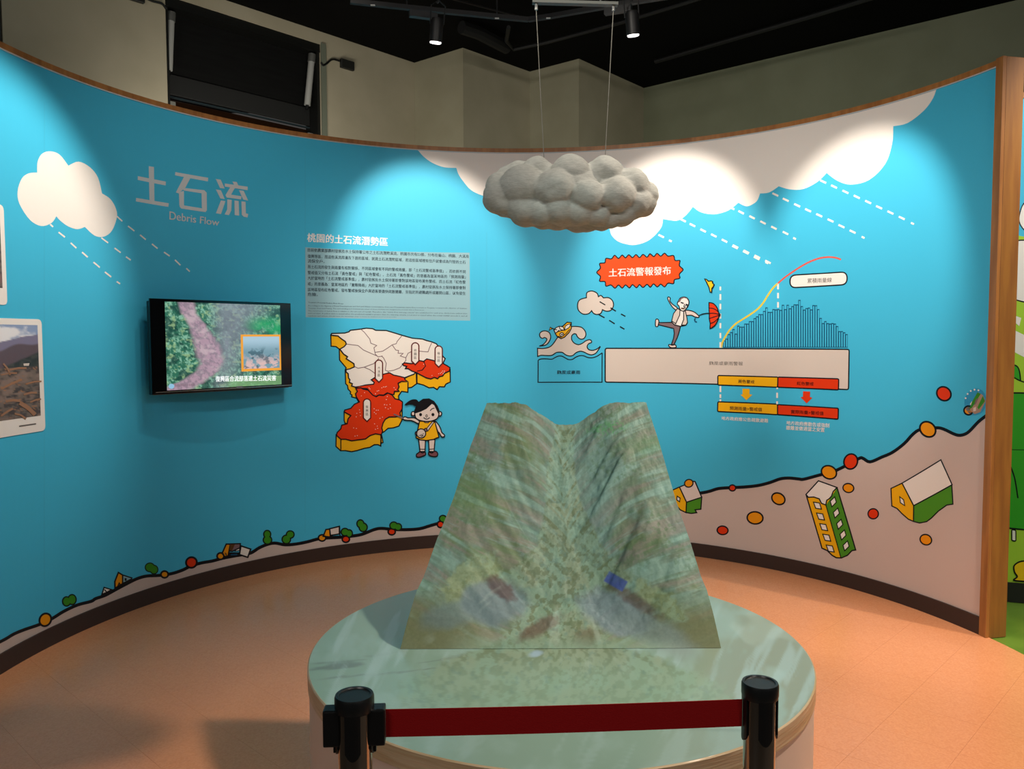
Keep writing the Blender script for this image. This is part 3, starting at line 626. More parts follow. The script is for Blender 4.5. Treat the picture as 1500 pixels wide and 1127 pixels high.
p.shape(rrect([(83, 145), (712, 162), (708, 268), (83, 245)], 14), 'amber', L); p.shape(rrect([(712, 162), (1348, 180), (1345, 295), (708, 268)], 14), 'red', L)
p.shape(rrect([(83, 420), (708, 445), (708, 555), (80, 522)], 14), 'amber', L); p.shape(rrect([(708, 450), (1345, 488), (1342, 602), (708, 555)], 14), 'red', L)
p.fill([(342, 282), (415, 285), (415, 342), (445, 346), (382, 403), (320, 345), (342, 343)], 'amber'); p.fill([(975, 310), (1050, 313), (1047, 370), (1073, 378), (1013, 437), (950, 372), (974, 368)], 'red')
for q, t_x, k in (([(297, 187), (468, 195), (466, 230), (295, 222)], '黃色警戒', 'brown'), ([(913, 207), (1087, 215), (1085, 252), (911, 245)], '紅色警戒', 'maroon'), ([(208, 466), (548, 482), (546, 522), (206, 506)], '預測雨量>警戒值', 'brown'), ([(850, 503), (1193, 522), (1190, 562), (848, 543)], '實際雨量>警戒值', 'maroon'),
                  ([(122, 572), (612, 597), (610, 640), (120, 610)], '地方政府應公告疏散避難', 'white'), ([(803, 618), (1252, 645), (1250, 692), (800, 660)], '地方政府應勸告或強制', 'white'), ([(800, 668), (1203, 692), (1200, 738), (798, 712)], '撤離並做適當之安置', 'white')):
    p.lay = 20; p.text(t_x, q, k, .014, 1)
p.lay = 16
for q in ([(110, 255), (110, 318)], [(110, 342), (110, 380)], [(110, 395), (110, 415)], [(705, 272), (705, 288)], [(704, 325), (704, 380)], [(704, 415), (704, 445)]): p.lay = 16; p.stroke(q, 2.1, 'white')
p.done('printed_alert_levels', wall)
# rainfall chart
G = (1040, 365, 6.818)
tops = [915, 895, 850, 830, 800, 845, 765, 775, 775, 745, 745, 720, 720, 690, 672, 650, 650, 618, 583, 628, 628, 600, 603, 600, 608, 557, 600, 557, 592, 570, 553, 553, 508, 570, 605, 590, 585, 603, 560, 562, 600, 688, 740, 720, 740, 745, 740, 745, 770, 820, 820, 832, 850]
p = Print(base=2).crop(*G)
n = len(tops); w = 1246 / n
for k, t in enumerate(tops):
    x = 130 + k * w; p.lay = 2; p.fill([(x, t), (x + w, t), (x + w, 985), (x, 985)], 'navy')
    if t < 900: p.lay = 3; p.fill([(x + 6.5, t + 10), (x + w - 3.5, t + 10), (x + w - 3.5, 978), (x + 6.5, 978)], 'sky')
    else: p.lay = 3; p.fill([(x + 6.5, t + 8), (x + w - 3.5, t + 8), (x + w - 3.5, 978), (x + 6.5, 978)], 'sky')
p.lay = 4; p.stroke([(113, 985), (125, 930), (160, 865), (200, 805), (260, 745), (330, 700), (400, 655), (470, 605), (530, 540), (580, 460), (630, 390), (675, 345)], 2.1, 'ochre', sm=True)
p.stroke([(680, 342), (740, 290), (820, 232), (900, 180), (980, 135), (1060, 102), (1130, 85), (1200, 80), (1260, 88), (1310, 105)], 2.0, 'salmon', sm=True)
for x, ys in ((104, [(375, 412), (450, 508), (547, 603), (645, 695), (740, 793), (838, 890), (930, 985)]), (680, [(345, 402), (438, 492), (530, 585)])):
    for a, b in ys: p.lay = 4; p.stroke([(x, a), (x, b)], 2.1, 'white')
p.lay = 6; p.shape(rrect([(800, 262), (1370, 228), (1370, 355), (800, 388)], 62, 7), 'white', 1.6)
p.text('累積雨量線', [(975, 293), (1218, 285), (1216, 332), (973, 342)], 'textgrey', .012, 1)
p.done('printed_rain_chart', wall)
# red notice burst
z = [(233, 268), (270, 225), (262, 180), (315, 170), (325, 128), (380, 132), (412, 97), (450, 128), (487, 95), (520, 122), (553, 92), (590, 120), (625, 90), (660, 120), (695, 88), (735, 115), (765, 82), (803, 110), (835, 78), (872, 105), (910, 76), (945, 105), (1000, 100), (1015, 148), (1063, 150), (1058, 200), (1095, 240), (1058, 285), (1062, 325), (1010, 340), (998, 380), (945, 375), (910, 412), (872, 385), (838, 412), (800, 383), (768, 415), (735, 387), (695, 418), (660, 390), (630, 420), (590, 390), (560, 422), (520, 393), (487, 424), (450, 393), (415, 425), (375, 393), (325, 405), (315, 360), (262, 355), (270, 308)]
p = Print(base=2).crop(*K0); p.shape(z, 'rust', 1.4, sm=True, n=4)
p.text('土石流警報發布', [(355, 232), (972, 205), (972, 290), (355, 312)], 'white', .02, 2); p.done('printed_notice_burst', wall)
# man with umbrella
p = Print(base=8).crop(950, 400, 9.392); L = 1.25
p.shape([(135, 685), (320, 680), (440, 735), (425, 800), (400, 880), (350, 990), (315, 985), (345, 900), (355, 830), (345, 765), (130, 712)], 'mauve', L)
p.shape([(95, 690), (100, 645), (125, 635), (142, 660), (138, 700), (125, 738), (98, 732)], 'blush', L, sm=True)
p.shape([(285, 985), (330, 995), (365, 988), (382, 1010), (370, 1028), (310, 1028), (280, 1005)], 'blush', L, sm=True)
p.shape([(265, 340), (280, 330), (300, 350), (295, 385), (330, 430), (395, 480), (380, 510), (330, 470), (285, 400), (268, 365)], 'blush', L, sm=True)
p.shape([(505, 518), (580, 520), (640, 545), (690, 590), (690, 612), (640, 605), (590, 582), (515, 580)], 'blush', L, sm=True)
p.shape([(400, 490), (500, 520), (530, 620), (535, 690), (510, 720), (440, 735), (360, 715), (318, 675), (345, 570)], 'white', L)
p.shape([(400, 488), (435, 510), (430, 580), (375, 700), (320, 660), (345, 560)], 'grey', 1.1); p.shape([(485, 520), (510, 530), (530, 620), (538, 680), (515, 718), (455, 718), (485, 640)], 'grey', 1.1)
p.shape([(415, 385), (440, 345), (490, 332), (535, 348), (558, 395), (545, 455), (505, 510), (470, 525), (435, 500), (420, 455), (400, 435), (400, 412)], 'white', L, sm=True)
p.fill([(410, 405), (425, 365), (455, 340), (490, 332), (535, 348), (556, 390), (548, 385), (525, 352), (490, 345), (455, 360), (435, 400)], 'mauve')
p.stroke([(445, 405), (485, 420)], 1.6); p.stroke([(515, 430), (545, 445)], 1.6); p.stroke([(500, 425), (485, 465), (500, 475)], .9); p.stroke([(450, 485), (475, 492), (500, 490)], 1.8, 'brown'); p.ell(518, 465, 14, 22, None, .8)
p.stroke([(650, 622), (635, 645), (645, 668), (668, 675)], 1.3, 'navy', sm=True); p.stroke([(690, 590), (740, 568), (790, 558), (850, 555)], 1.2, sm=True)
p.shape(smooth([(835, 408), (890, 420), (940, 470), (968, 550), (965, 620), (925, 710), (880, 750), (848, 765)], False) + [(852, 700), (838, 630), (840, 560), (835, 485)], 'red', 1.3)
for q in ([(835, 485), (890, 490), (945, 520), (992, 577)], [(840, 558), (900, 555), (992, 577)], [(838, 628), (900, 608), (992, 577)], [(850, 700), (910, 672), (955, 630), (992, 577)]): p.stroke(q, 1.1, sm=True)
p.shape([(778, 85), (800, 88), (825, 115), (865, 110), (885, 120), (882, 138), (905, 160), (890, 195), (875, 215), (870, 265), (850, 262), (835, 200), (805, 135)], 'yellow', 1.3)
p.done('printed_man_with_umbrella', wall)
# buildings and boulders carried by the debris
K = (1160, 650, 5.769)
p = Print(base=4).crop(*K); L = 1.5
p.shape([(120, 430), (225, 315), (382, 372), (540, 900), (508, 905), (470, 945), (420, 967), (375, 965), (340, 945), (300, 905), (255, 885)], 'amber', L)
p.fill([(290, 520), (382, 375), (538, 898), (508, 905), (470, 945), (415, 965)], 'green')
p.shape([(120, 430), (225, 315), (382, 372), (350, 405), (335, 445), (318, 465), (295, 480), (287, 520), (250, 505), (232, 468), (185, 452), (140, 455)], 'cream', L)
p.stroke([(288, 520), (415, 965)], 1.2); p.stroke([(120, 430), (255, 885), (300, 905), (340, 945), (375, 965), (420, 967), (470, 945), (508, 905), (540, 900), (382, 372)], L)
for x, y in ((217, 525), (243, 617), (270, 707), (296, 796), (325, 888)): p.lay = 10; p.shape([(x - 34, y - 30), (x + 18, y - 22), (x + 34, y + 30), (x - 15, y + 22)], 'white', 1.2)
for x, y in ((351, 493), (377, 587), (405, 682), (433, 772), (459, 865)): p.lay = 10; p.shape([(x - 26, y - 5), (x + 12, y - 42), (x + 26, y + 3), (x - 12, y + 42)], 'white', 1.2)
p.done('printed_tower_block', wall)
p = Print(base=4).crop(*K)
p.shape([(838, 380), (932, 335), (1030, 522), (1028, 658), (985, 640), (930, 592), (890, 550), (845, 528)], 'amber', L)
p.shape([(1030, 525), (1352, 350), (1362, 512), (1310, 520), (1240, 570), (1180, 630), (1140, 660), (1080, 672), (1028, 658)], 'green', L)
p.shape([(932, 335), (1260, 138), (1355, 348), (1030, 525)], 'cream', L); p.shape([(912, 450), (945, 475), (955, 525), (918, 500)], 'white', 1.2); p.done('printed_house', wall)
K2 = (970, 690, 7.5)
p = Print(base=4).crop(*K2)
p.shape([(60, 235), (190, 178), (268, 345), (262, 458), (200, 430), (120, 340)], 'amber', L); p.shape([(268, 345), (435, 290), (425, 422), (362, 428), (380, 460), (320, 468), (262, 458)], 'green', L)
p.shape([(190, 178), (345, 115), (362, 118), (435, 290), (268, 345)], 'blush', L); p.shape([(165, 278), (198, 300), (192, 340), (160, 318)], 'white', 1.2); p.ell(293, 137, 47, 42, 'orange', 1.5, -20); p.done('printed_house', wall)
def boulder(crop, cx, cy, rx, ry, key, w=1.6, rot=0, base=6):
    p = Print(base=base).crop(*crop); p.ell(cx, cy, rx, ry, key, w, rot); p.done('printed_boulder', wall)
for a in ((314, 243, 66, 54, 'orange', 2, 25), (498, 152, 57, 65, 'red', 2, 20), (478, 376, 46, 38, 'orange', 1.6, 10), (688, 594, 44, 43, 'red', 1.6, 0), (1133, 813, 50, 43, 'orange', 1.7, 25)): boulder(K, *a)
for a in ((772, 188, 36, 33, 'red', 1.8, 0), (1277, 307, 76, 60, 'orange', 1.9, 30), (1021, 517, 87, 67, 'orange', 1.9, 5), (664, 654, 60, 47, 'red', 1.7, 5)): boulder(K2, *a)
K4 = (1330, 540, 8.05)
for a in ((425, 298, 88, 78, 'red', 2.1, 40), (235, 718, 100, 83, 'orange', 2.3, 40), (715, 495, 52, 52, 'orange', 2, 0)): boulder(K4, *a)
S4 = (0, 850, 7.5); S3 = (140, 800, 9.375); S1 = (300, 740, 7.5); S2 = (450, 730, 7.143)
boulder(S4, 496, 437, 62, 72, 'orange', 2.4, 30); boulder(S3, 946, 392, 50, 46, 'orange', 2.2); boulder(S3, 1315, 228, 75, 72, 'red', 2.4, -30)
boulder(S1, 172, 563, 38, 36, 'orange', 2.2); boulder(S1, 1288, 362, 40, 35, 'orange', 2); boulder(S2, 404, 430, 38, 33, 'red', 2); boulder(S2, 884, 352, 38, 33, 'red', 2); boulder(S2, 1395, 275, 34, 34, 'red', 2)
def shrub(crop, a, b, base=7):
    p = Print(base=base).crop(*crop)
    for e in (a, b): p.ell(*e, 'black')
    for e in (a, b): p.ell(e[0], e[1], e[2] - 14, e[3] - 14, 'leaf')
    p.done('printed_tree', wall)
shrub(S4, (730, 235, 52, 58), (790, 215, 52, 62)); shrub(S3, (745, 295, 72, 68), (800, 325, 62, 66)); shrub(S1, (685, 322, 46, 50), (688, 385, 54, 52)); shrub(S1, (938, 325, 50, 48), (895, 378, 54, 54))
shrub(S2, (395, 355, 48, 46), (440, 370, 40, 46)); shrub(S2, (556, 268, 44, 48), (585, 305, 50, 52)); shrub(S2, (905, 288, 48, 46), (950, 302, 44, 44)); shrub(S2, (1420, 215, 44, 42), (1450, 235, 40, 40))
p = Print(base=7).crop(*S3); p.shape([(85, 665), (115, 570), (215, 600), (150, 640)], 'cream', 1.6); p.stroke([(120, 600), (160, 645)], 1.4)
p.lay = 10; p.shape([(265, 580), (262, 490), (310, 365), (370, 400), (370, 520)], 'orange', 1.8); p.shape([(370, 400), (495, 440), (490, 455), (370, 515)], 'panel', 1.6); p.shape([(395, 440), (425, 445), (422, 480), (395, 478)], 'black'); p.shape([(295, 560), (320, 505), (340, 535)], 'brown', 1); p.done('printed_house', wall)
def truck(crop, body, box_, extra=None):
    p = Print(base=7).crop(*crop); p.shape(*body); p.shape(*box_)
    if extra: extra(p)
    p.done('printed_truck', wall)
def ex1(p):
    p.shape([(280, 428), (390, 425), (385, 470), (300, 510), (270, 505)], 'mauve', 1.5); p.fill([(275, 432), (330, 432), (300, 500), (272, 500)], 'brown'); p.shape([(270, 525), (370, 525), (375, 560), (250, 570)], 'black', 1); p.fill([(285, 540), (355, 535), (355, 552), (280, 555)], 'navy')
    p.shape([(395, 450), (502, 485), (470, 575), (378, 545)], 'cream', 1.9); p.fill([(230, 560), (215, 520), (235, 530), (245, 560)], 'brown')
truck(S1, ([(190, 530), (235, 430), (280, 430), (255, 560), (215, 570)], 'orange', 1.8), ([(330, 510), (385, 440), (380, 500)], 'cream', 1), ex1)
def ex2(p): p.shape([(1380, 345), (1490, 340), (1490, 355), (1350, 365)], 'black', 1); p.stroke([(1480, 240), (1485, 350)], 1.4)
truck(S1, ([(1300, 345), (1330, 270), (1372, 265), (1378, 352)], 'orange', 1.7), ([(1370, 262), (1478, 235), (1478, 318), (1380, 335)], 'blush', 1.7), ex2)
p = Print(base=2)
for x, y0, y1 in ((447, 222, 780), (713, 340, 590), (65, 150, 890)): p.lay = 2; p.stroke([(x, y0), (x, y1)], .5, mat('sheet_joint', '#36a6cb', .5))
p.done('sheet_joint', wall)
# neighbouring wall motif: round green tree over yellow flower, on a green meadow
p = Print(NW, base=1)
p.fill([(1433, 330), (1475, 325), (1490, 345), (1530, 352), (1600, 380), (1700, 400), (1800, 440), (1960, 470), (1960, 925), (1433, 866)], 'lime')
p.shape(smooth([(1560, 300), (1530, 285), (1503, 295), (1494, 312), (1494, 328), (1508, 342), (1540, 348), (1570, 330)], True), 'white', 1.3)
p.shape(smooth([(1560, 375), (1530, 360), (1500, 352), (1478, 358), (1466, 380), (1468, 420), (1490, 440), (1530, 442), (1565, 420)], True), 'white', 1.5)
p.fill([(1478, 480), (1560, 520), (1560, 555), (1484, 515)], 'white'); p.fill([(1488, 463), (1496, 466), (1493, 478), (1486, 472)], 'cream')
p.shape(smooth([(1450, 575), (1460, 540), (1486, 535), (1494, 548), (1492, 575), (1470, 590)], True), 'midgreen', 1.6)
p.shape(smooth([(1433, 600), (1455, 565), (1480, 553), (1500, 560), (1560, 575), (1640, 600), (1700, 640), (1640, 680), (1480, 660)], True), 'lime', 1.6)
p.shape(smooth([(1434, 600), (1470, 579), (1500, 576), (1560, 580), (1620, 610), (1655, 680), (1650, 760), (1610, 790)], False) + [(1520, 778), (1434, 770)], 'midgreen', 1.9)
p.stroke([(1434, 658), (1650, 662)], .8); p.stroke([(1478, 678), (1486, 700), (1491, 730)], 1.7, sm=True)
for x in (1485, 1560): p.shape(rrect([(x - 3, 776), (x + 3, 777), (x + 3, 793), (x - 3, 792)], 2), 'white', 1.4)
p.shape(smooth([(1530, 826), (1500, 822), (1486, 828), (1486, 838), (1490, 845), (1485, 850), (1500, 852), (1530, 854), (1545, 840)], True), 'yellow', 1.8)
p.done('printed_meadow', nwall)

# ================================================================== THINGS
# ---- photograph prints on the left of the wall
def photo_colors(X, Y, seed, kind):
    """X, Y in 0..1 (Y up)"""
    n1, n2 = fbm(X, Y, 9, seed), fbm(X, Y, 26, seed + 9)
    sky_ = fbm(X * 1, Y * 2, 5, seed + 2)
    c = np.zeros(X.shape + (3,)) + np.array(lin('#6f5f55'))
    if kind == 'debris':
        c = mixc(c, '#4a3c36', sst(.45, .6, n2)); c = mixc(c, '#8b7468', sst(.55, .7, n1) * .8)
        st = np.abs(np.sin((X * 1.6 + Y * 5 + .8 * n1) * 26)) ; c = mixc(c, '#a5704a', sst(.93, 1., st) * sst(.5, .62, fbm(X * 2, Y * 3, 7, seed + 4)))
        c = mixc(c, '#2c2320', sst(.62, .75, fbm(X, Y * 2.5, 18, seed + 6)) * .8)
        hz = .53 + .02 * n1; up = sst(hz, hz + .01, Y)
        far = mixc(np.zeros(X.shape + (3,)) + np.array(lin('#2a2a26')), '#43413a', sst(.4, .7, n2)); c = c * (1 - up[..., None]) + far * up[..., None]
        r1 = .58 + .62 * (X - .72) + .02 * n2; c = mixc(c, '#5d4a52', sst(r1 - .07, r1 - .05, Y) * up)
        r2 = .74 + .28 * (X - .7) + .02 * np.sin(X * 24) ; c = mixc(c, '#7d7490', sst(r2 - .02, r2, Y) * up); r3 = .80 + .34 * (X - .7) + .03 * (n1 - .5)
        s = sst(r3, r3 + .01, Y) * up; c = c * (1 - s[..., None]) + mixc(np.zeros(X.shape + (3,)) + np.array(lin('#8c9cc0')), '#e9e6ea', sst(.4, .62, fbm(X * 4, Y * 4, 3, seed + 2))) * s[..., None]
    else:
        c = mixc(c, '#3d3134', sst(.4, .6, n2)); up = sst(.42 + .1 * n1, .5 + .1 * n1, Y)
        f = mixc(np.zeros(X.shape + (3,)) + np.array(lin('#3a4a34')), '#5d6a50', sst(.4, .65, n2)); c = c * (1 - up[..., None]) + f * up[..., None]
        c = mixc(c, '#b9a79d', sst(.8, .9, Y + .1 * n1)); c = mixc(c, '#7a5a56', sst(.3, .1, Y) * sst(.4, .6, n1))
    return c
def photo_panel(name, corners, label, seed, kind):
    """corners in photo px: white sheet TL, TR, BR, BL"""
    us = [CY.uz(*q) for q in corners]; u0 = min(us[0][0], us[3][0]); u1 = (us[1][0] + us[2][0]) / 2; z1 = (us[0][1] + us[1][1]) / 2; z0 = (us[2][1] + us[3][1]) / 2
    bw = u1; w = u1 - u0
    def sheet(nm, a, b, c_, d, o0, o1, r, mt, parent):
        pts = rrect([(a, c_), (b, c_), (b, d), (a, d)], r, 4); bm = bmesh.new()
        f = bm.faces.new([bm.verts.new((x, y, 0)) for x, y in pts])
        for k in range(math.ceil(a / CY.du), math.floor(b / CY.du) + 1):
            bmesh.ops.bisect_plane(bm, geom=bm.verts[:] + bm.edges[:] + bm.faces[:], plane_co=(k * CY.du, 0, 0), plane_no=(1, 0, 0), dist=1e-6)
        ex = bmesh.ops.extrude_face_region(bm, geom=bm.faces[:]); ev = {v for v in ex['geom'] if isinstance(v, bmesh.types.BMVert)}
        for v in bm.verts: v.co = CY.to3(v.co.x, v.co.y, o1 if v in ev else o0)
        return obj(nm, bm, mt, parent)
    t = empty(name, CY.to3((u0 + u1) / 2, z0, 0), label, 'photo')
    sheet('white_mount', u0, u1, z0, z1, .0002, .0030, .025, ink('white'), t)
    m_ = .028; mb = .075
    nx, ny = 110, 90; U = np.linspace(u0 + m_, u1 - m_, nx); Z = np.linspace(z0 + mb, z1 - m_, ny)
    P = np.array([[CY.to3(u, z, .0036) for u in U] for z in Z]); X, Y = np.meshgrid(np.linspace(0, 1, nx), np.linspace(0, 1, ny))
    grid_mesh('picture', P, photo_colors(X, Y, seed, kind), mat('photo_print', (.5, .5, .5), .35, attr='tint'), t, True, True)
    sheet('caption_line', u1 - .17, u1 - .06, z0 + .035, z0 + .042, .0031, .0036, .001, ink('textgrey'), t)
photo_panel('photo_print', [(-150, 452), (62, 474), (64, 628), (-150, 680)], 'lower photograph print with white border showing driftwood and mud on the curved blue wall', 3, 'debris')
photo_panel('photo_print', [(-150, 250), (5.5, 307), (9, 443.5), (-150, 440)], 'upper photograph print with white border, cut off by the left edge of the photo', 11, 'rock')
p = Print(base=44).crop(0, 376, 2.998)
for a_, b_, w_ in (((82, 642), (150, 695), 5), ((20, 636), (84, 634), 3), ((0, 582), (92, 540), 2.6), ((100, 606), (158, 598), 2.5), ((0, 700), (52, 668), 2.5), ((36, 498), (112, 490), 2.2), ((0, 520), (70, 512), 1.8), ((110, 560), (178, 548), 2), ((60, 690), (110, 712), 2.2), ((128, 640), (176, 626), 2), ((10, 470), (40, 520), 2)):
    p.lay = 44; p.stroke([a_, ((a_[0] + b_[0]) / 2 + 3, (a_[1] + b_[1]) / 2 - 4), b_], w_, mat('driftwood_print', '#9c6f50', .4))
p.lay = 44; p.fill([(98, 470), (125, 468), (122, 480), (100, 480)], 'grey')
dw = p.done('printed_driftwood', None); pp = [o for o in bpy.data.objects if o.name == 'photo_print'][0]; dw.parent = pp; dw.matrix_parent_inverse = Matrix.Translation(-Vector(pp.location)); dw['kind'] = 'stuff'
# ---- round sticker beside the oak post
p = Print(base=6); c0 = (1429, 588)
p.ell(1429, 589, 16, 20, mat('sticker_blue', '#2f93c0', .3), 0, 10); p.fill([(1421, 592), (1424, 588), (1426, 590), (1423, 595)], 'cream')
p.fill([(1433, 575), (1440, 579), (1444, 588), (1436, 604), (1428, 607), (1421, 601), (1428, 592)], mat('sticker_brown', '#a8846c', .4)); p.fill([(1432, 575), (1437, 577), (1425, 596), (1420, 600), (1424, 589)], 'leaf'); p.fill([(1440, 580), (1443, 588), (1434, 600), (1432, 597)], 'leaf')
p.fill([(1430, 585), (1434, 583), (1430, 592), (1427, 594)], 'mauve'); p.fill([(1426, 598), (1430, 596), (1430, 602), (1426, 603)], 'grey')
p.text('安全小站', [(1418, 573), (1434, 568), (1435, 573), (1419, 578)], 'white', .02, 1) if False else None
for k in range(5): p.lay = 14; a_ = R_(200 + 22 * k); p.ell(1429 + 15 * math.cos(a_), 590 + 19 * math.sin(a_), 1.4, 1.4, 'white', n=6)
st = tag(p.done('round_sticker', None), 'small round blue and green sticker on the wall beside the oak end post', 'sticker')

# ---- television
L0 = Vector((-1.965, 4.437, 0)); L1 = Vector((-1.39, 5.15, 0)); td = (L1 - L0).normalized(); tn = Vector((td.y, -td.x, 0)); wTV = (L1 - L0).length
if tn.dot(-L0) < 0: tn = -tn
def tvhit(px, py): d = ray(px, py); t = (L0 - EYE).dot(tn) / d.dot(tn); q = EYE + d * t; return (q - L0).dot(td), q.z
uTL, uTR, uBR, uBL = tvhit(219, 435.7), tvhit(427, 445.6), tvhit(427, 568), tvhit(223, 577.6)
tu0, tu1 = (uTL[0] + uBL[0]) / 2, (uTR[0] + uBR[0]) / 2; tz1, tz0 = (uTL[1] + uTR[1]) / 2, (uBL[1] + uBR[1]) / 2
tv = empty('television', tuple(L0 + td * wTV / 2 + Vector((0, 0, tz0))), 'flat black wall television showing an aerial landslide picture', 'television')
def tvb(name, u0, u1, z0, z1, o0, o1, mt, bev=0, parent=None):
    bm = bmesh.new(); v = []
    for z in (z0, z1):
        for u, o in ((u0, o0), (u1, o0), (u1, o1), (u0, o1)): q = L0 + td * u + tn * o; v.append(bm.verts.new((q.x, q.y, z)))
    for f in ((3, 2, 1, 0), (4, 5, 6, 7), (0, 1, 5, 4), (1, 2, 6, 5), (2, 3, 7, 6), (3, 0, 4, 7)): bm.faces.new([v[i] for i in f])
    if bev: bevel(bm, bev, 2)
    return obj(name, bm, mt, parent or tv)
M_TVF = mat('glossy_black_bezel', '#08090b', .12)
tvb('bezel', tu0, tu1, tz0, tz1, -.012, 0, M_TVF, .003); tvb('back_housing', tu0 + .012, tu1 - .012, tz0 - .004, tz1 - .012, -.062, -.0125, M_BLK, .006)
tvb('chrome_strip', tu0 + .02, tu1 - .004, tz0 + .010, tz0 + .0135, .0, .0025, mat('bright_chrome_line', '#c8c0b4', .25, metal=.8))
tvb('maker_badge', (tu0 + tu1) / 2 + .06, (tu0 + tu1) / 2 + .1, tz0 + .0155, tz0 + .0225, .0, .002, mat('grey_badge', '#85858a', .3))
tvb('wall_mount', (tu0 + tu1) / 2 - .16, (tu0 + tu1) / 2 + .16, (tz0 + tz1) / 2 - .12, (tz0 + tz1) / 2 + .12, -.165, -.0625, M_BLK)
s0 = tvhit(241, 441)[0]; s1 = tvhit(410, 448)[0]; sz1 = tvhit(241, 440.5)[1]; sz0 = tvhit(410, 565)[1]; sz0 = (tvhit(241, 571)[1] + tvhit(410, 564.5)[1]) / 2; sz1 = (tvhit(241, 440.5)[1] + tvhit(410, 448.8)[1]) / 2
nx, ny = 440, 330; X, Y = np.meshgrid(np.linspace(0, 1, nx), np.linspace(0, 1, ny)); Yd = 1 - Y
n1, n2, n3 = fbm(X, Y, 16, 1, 5), .5 * fbm(X * 1.3, Y, 34, 2, 5) + .5 * fbm(X + .4 * Y, (Y - .5 * X) * .45, 80, 22, 3), fbm(X, Y, 6, 5)
def L3(h): return np.zeros(X.shape + (3,)) + np.array(lin(h))
c = mixc(mixc(L3('#2e6b55'), '#7fb59a', sst(.42, .68, n2)), '#153f38', sst(.55, .38, n1) * .8); c = mixc(c, '#9ec08a', sst(.6, .75, fbm(X, Y, 30, 8)) * .6)
gm = sst(.35, .6, X) ; c = mixc(c, '#8c8f9c', sst(.3, .5, X) * sst(.95, .55, X + .35 * Yd - .1) * (.45 + .5 * n1)); c = mixc(c, '#22a060', sst(.6, .85, X) * sst(.42, .3, Yd) * sst(.1, .25, Yd) * sst(.35, .6, n3 + .1) * .85)
cx = np.interp(Yd, [0, .12, .3, .5, .7, .8, .9, 1], [.17, .19, .27, .33, .37, .33, .22, .06]); wd = np.interp(Yd, [0, .12, .3, .5, .65, .8, .9, 1], [.06, .06, .07, .10, .10, .09, .10, .14]) * (1 + .5 * (n1 - .5))
path = sst(1.35, .7, np.abs(X - cx) / wd + .9 * (n1 - .5)) * .92; pc = mixc(mixc(L3('#b596a6'), '#957f8e', sst(.4, .6, n2)), '#cdb2bb', sst(.5, .7, n1) * .7); c = c * (1 - path[..., None]) + pc * path[..., None]
c = mixc(c, '#7fae72', sst(.86, .92, Yd) * sst(.45, .55, X) * .7)
ins = (X > .625) & (Yd > .37) & (Yd < .82); c[ins] = lin('#f0a030')
ii = (X > .645) & (X < .985) & (Yd > .395) & (Yd < .79); ic = mixc(mixc(L3('#a9c6d6'), '#6f93a0', sst(.42, .6, Yd) * .9), '#d9b7b3', sst(.58, .75, Yd + .12 * (n2 - .5)) * sst(.45, .55, n1 + .1)); ic = mixc(ic, '#2c4a58', sst(.6, .7, fbm(X, Y, 22, 12)) * sst(.5, .6, Yd) * .7); c[ii] = ic[ii]
lg = (X - .035) ** 2 / .0005 + (Yd - .955) ** 2 / .0008 < 1; c[lg] = lin('#8fc0dc')
P = np.zeros((ny, nx, 3)); uu = s0 + (s1 - s0) * X; zz = sz0 + (sz1 - sz0) * Y
P[..., 0] = L0.x + td.x * uu + tn.x * .0012; P[..., 1] = L0.y + td.y * uu + tn.y * .0012; P[..., 2] = zz
grid_mesh('screen', P, c, mat('lit_screen', (.5, .5, .5), .2, attr='tint', emit=1.0), tv, False, True)
TVP = Plane((L0.x, L0.y), (L1.x, L1.y)); 
p = Print(TVP, base=16).crop(200, 420, 6.25); M_CAP = mat('lit_caption', '#e8eef0', .4, emit=1.0)
p.text('復興區合流部落遭土石流災害', [(722, 820), (1275, 812), (1275, 862), (722, 872)], M_CAP, .016, 2); p.done('screen_caption', tv); p = Print(TVP, base=16).crop(200, 420, 6.25); p.text('農村發展及水土保持署', [(345, 892), (530, 888), (530, 912), (345, 918)], mat('lit_small_caption', '#6e5a66', .4, emit=1.0), .01, 1); p.done('screen_credit', tv)

# ---- round table
tbl = empty('round_table', (TX, TY, .004), 'round white drum table under projected light, carrying the landslide relief model', 'table')
bm = bmesh.new(); lathe(bm, [(0, .004), (TR - .004, .004), (TR - .004, TZ - .052), (0, TZ - .052)], (TX, TY), 128)
M_DRUM = mat('cream_laminate', '#cdb9ab', .45, noise=(2.5, '#c4ae9e', .5)); obj('drum', bm, M_DRUM, tbl, True)
bm = bmesh.new(); lathe(bm, [(TR - .006, TZ - .0515), (TR, TZ - .049), (TR, TZ - .003), (TR - .003, TZ - .0002), (TR - .02, TZ - .0002)], (TX, TY), 128)
obj('edge_band', bm, mat('taut_film_band', '#b9a284', .3, noise=((6, 6, 60), '#9c8460', .8), bump=((4, 4, 90), .8)), tbl, True)
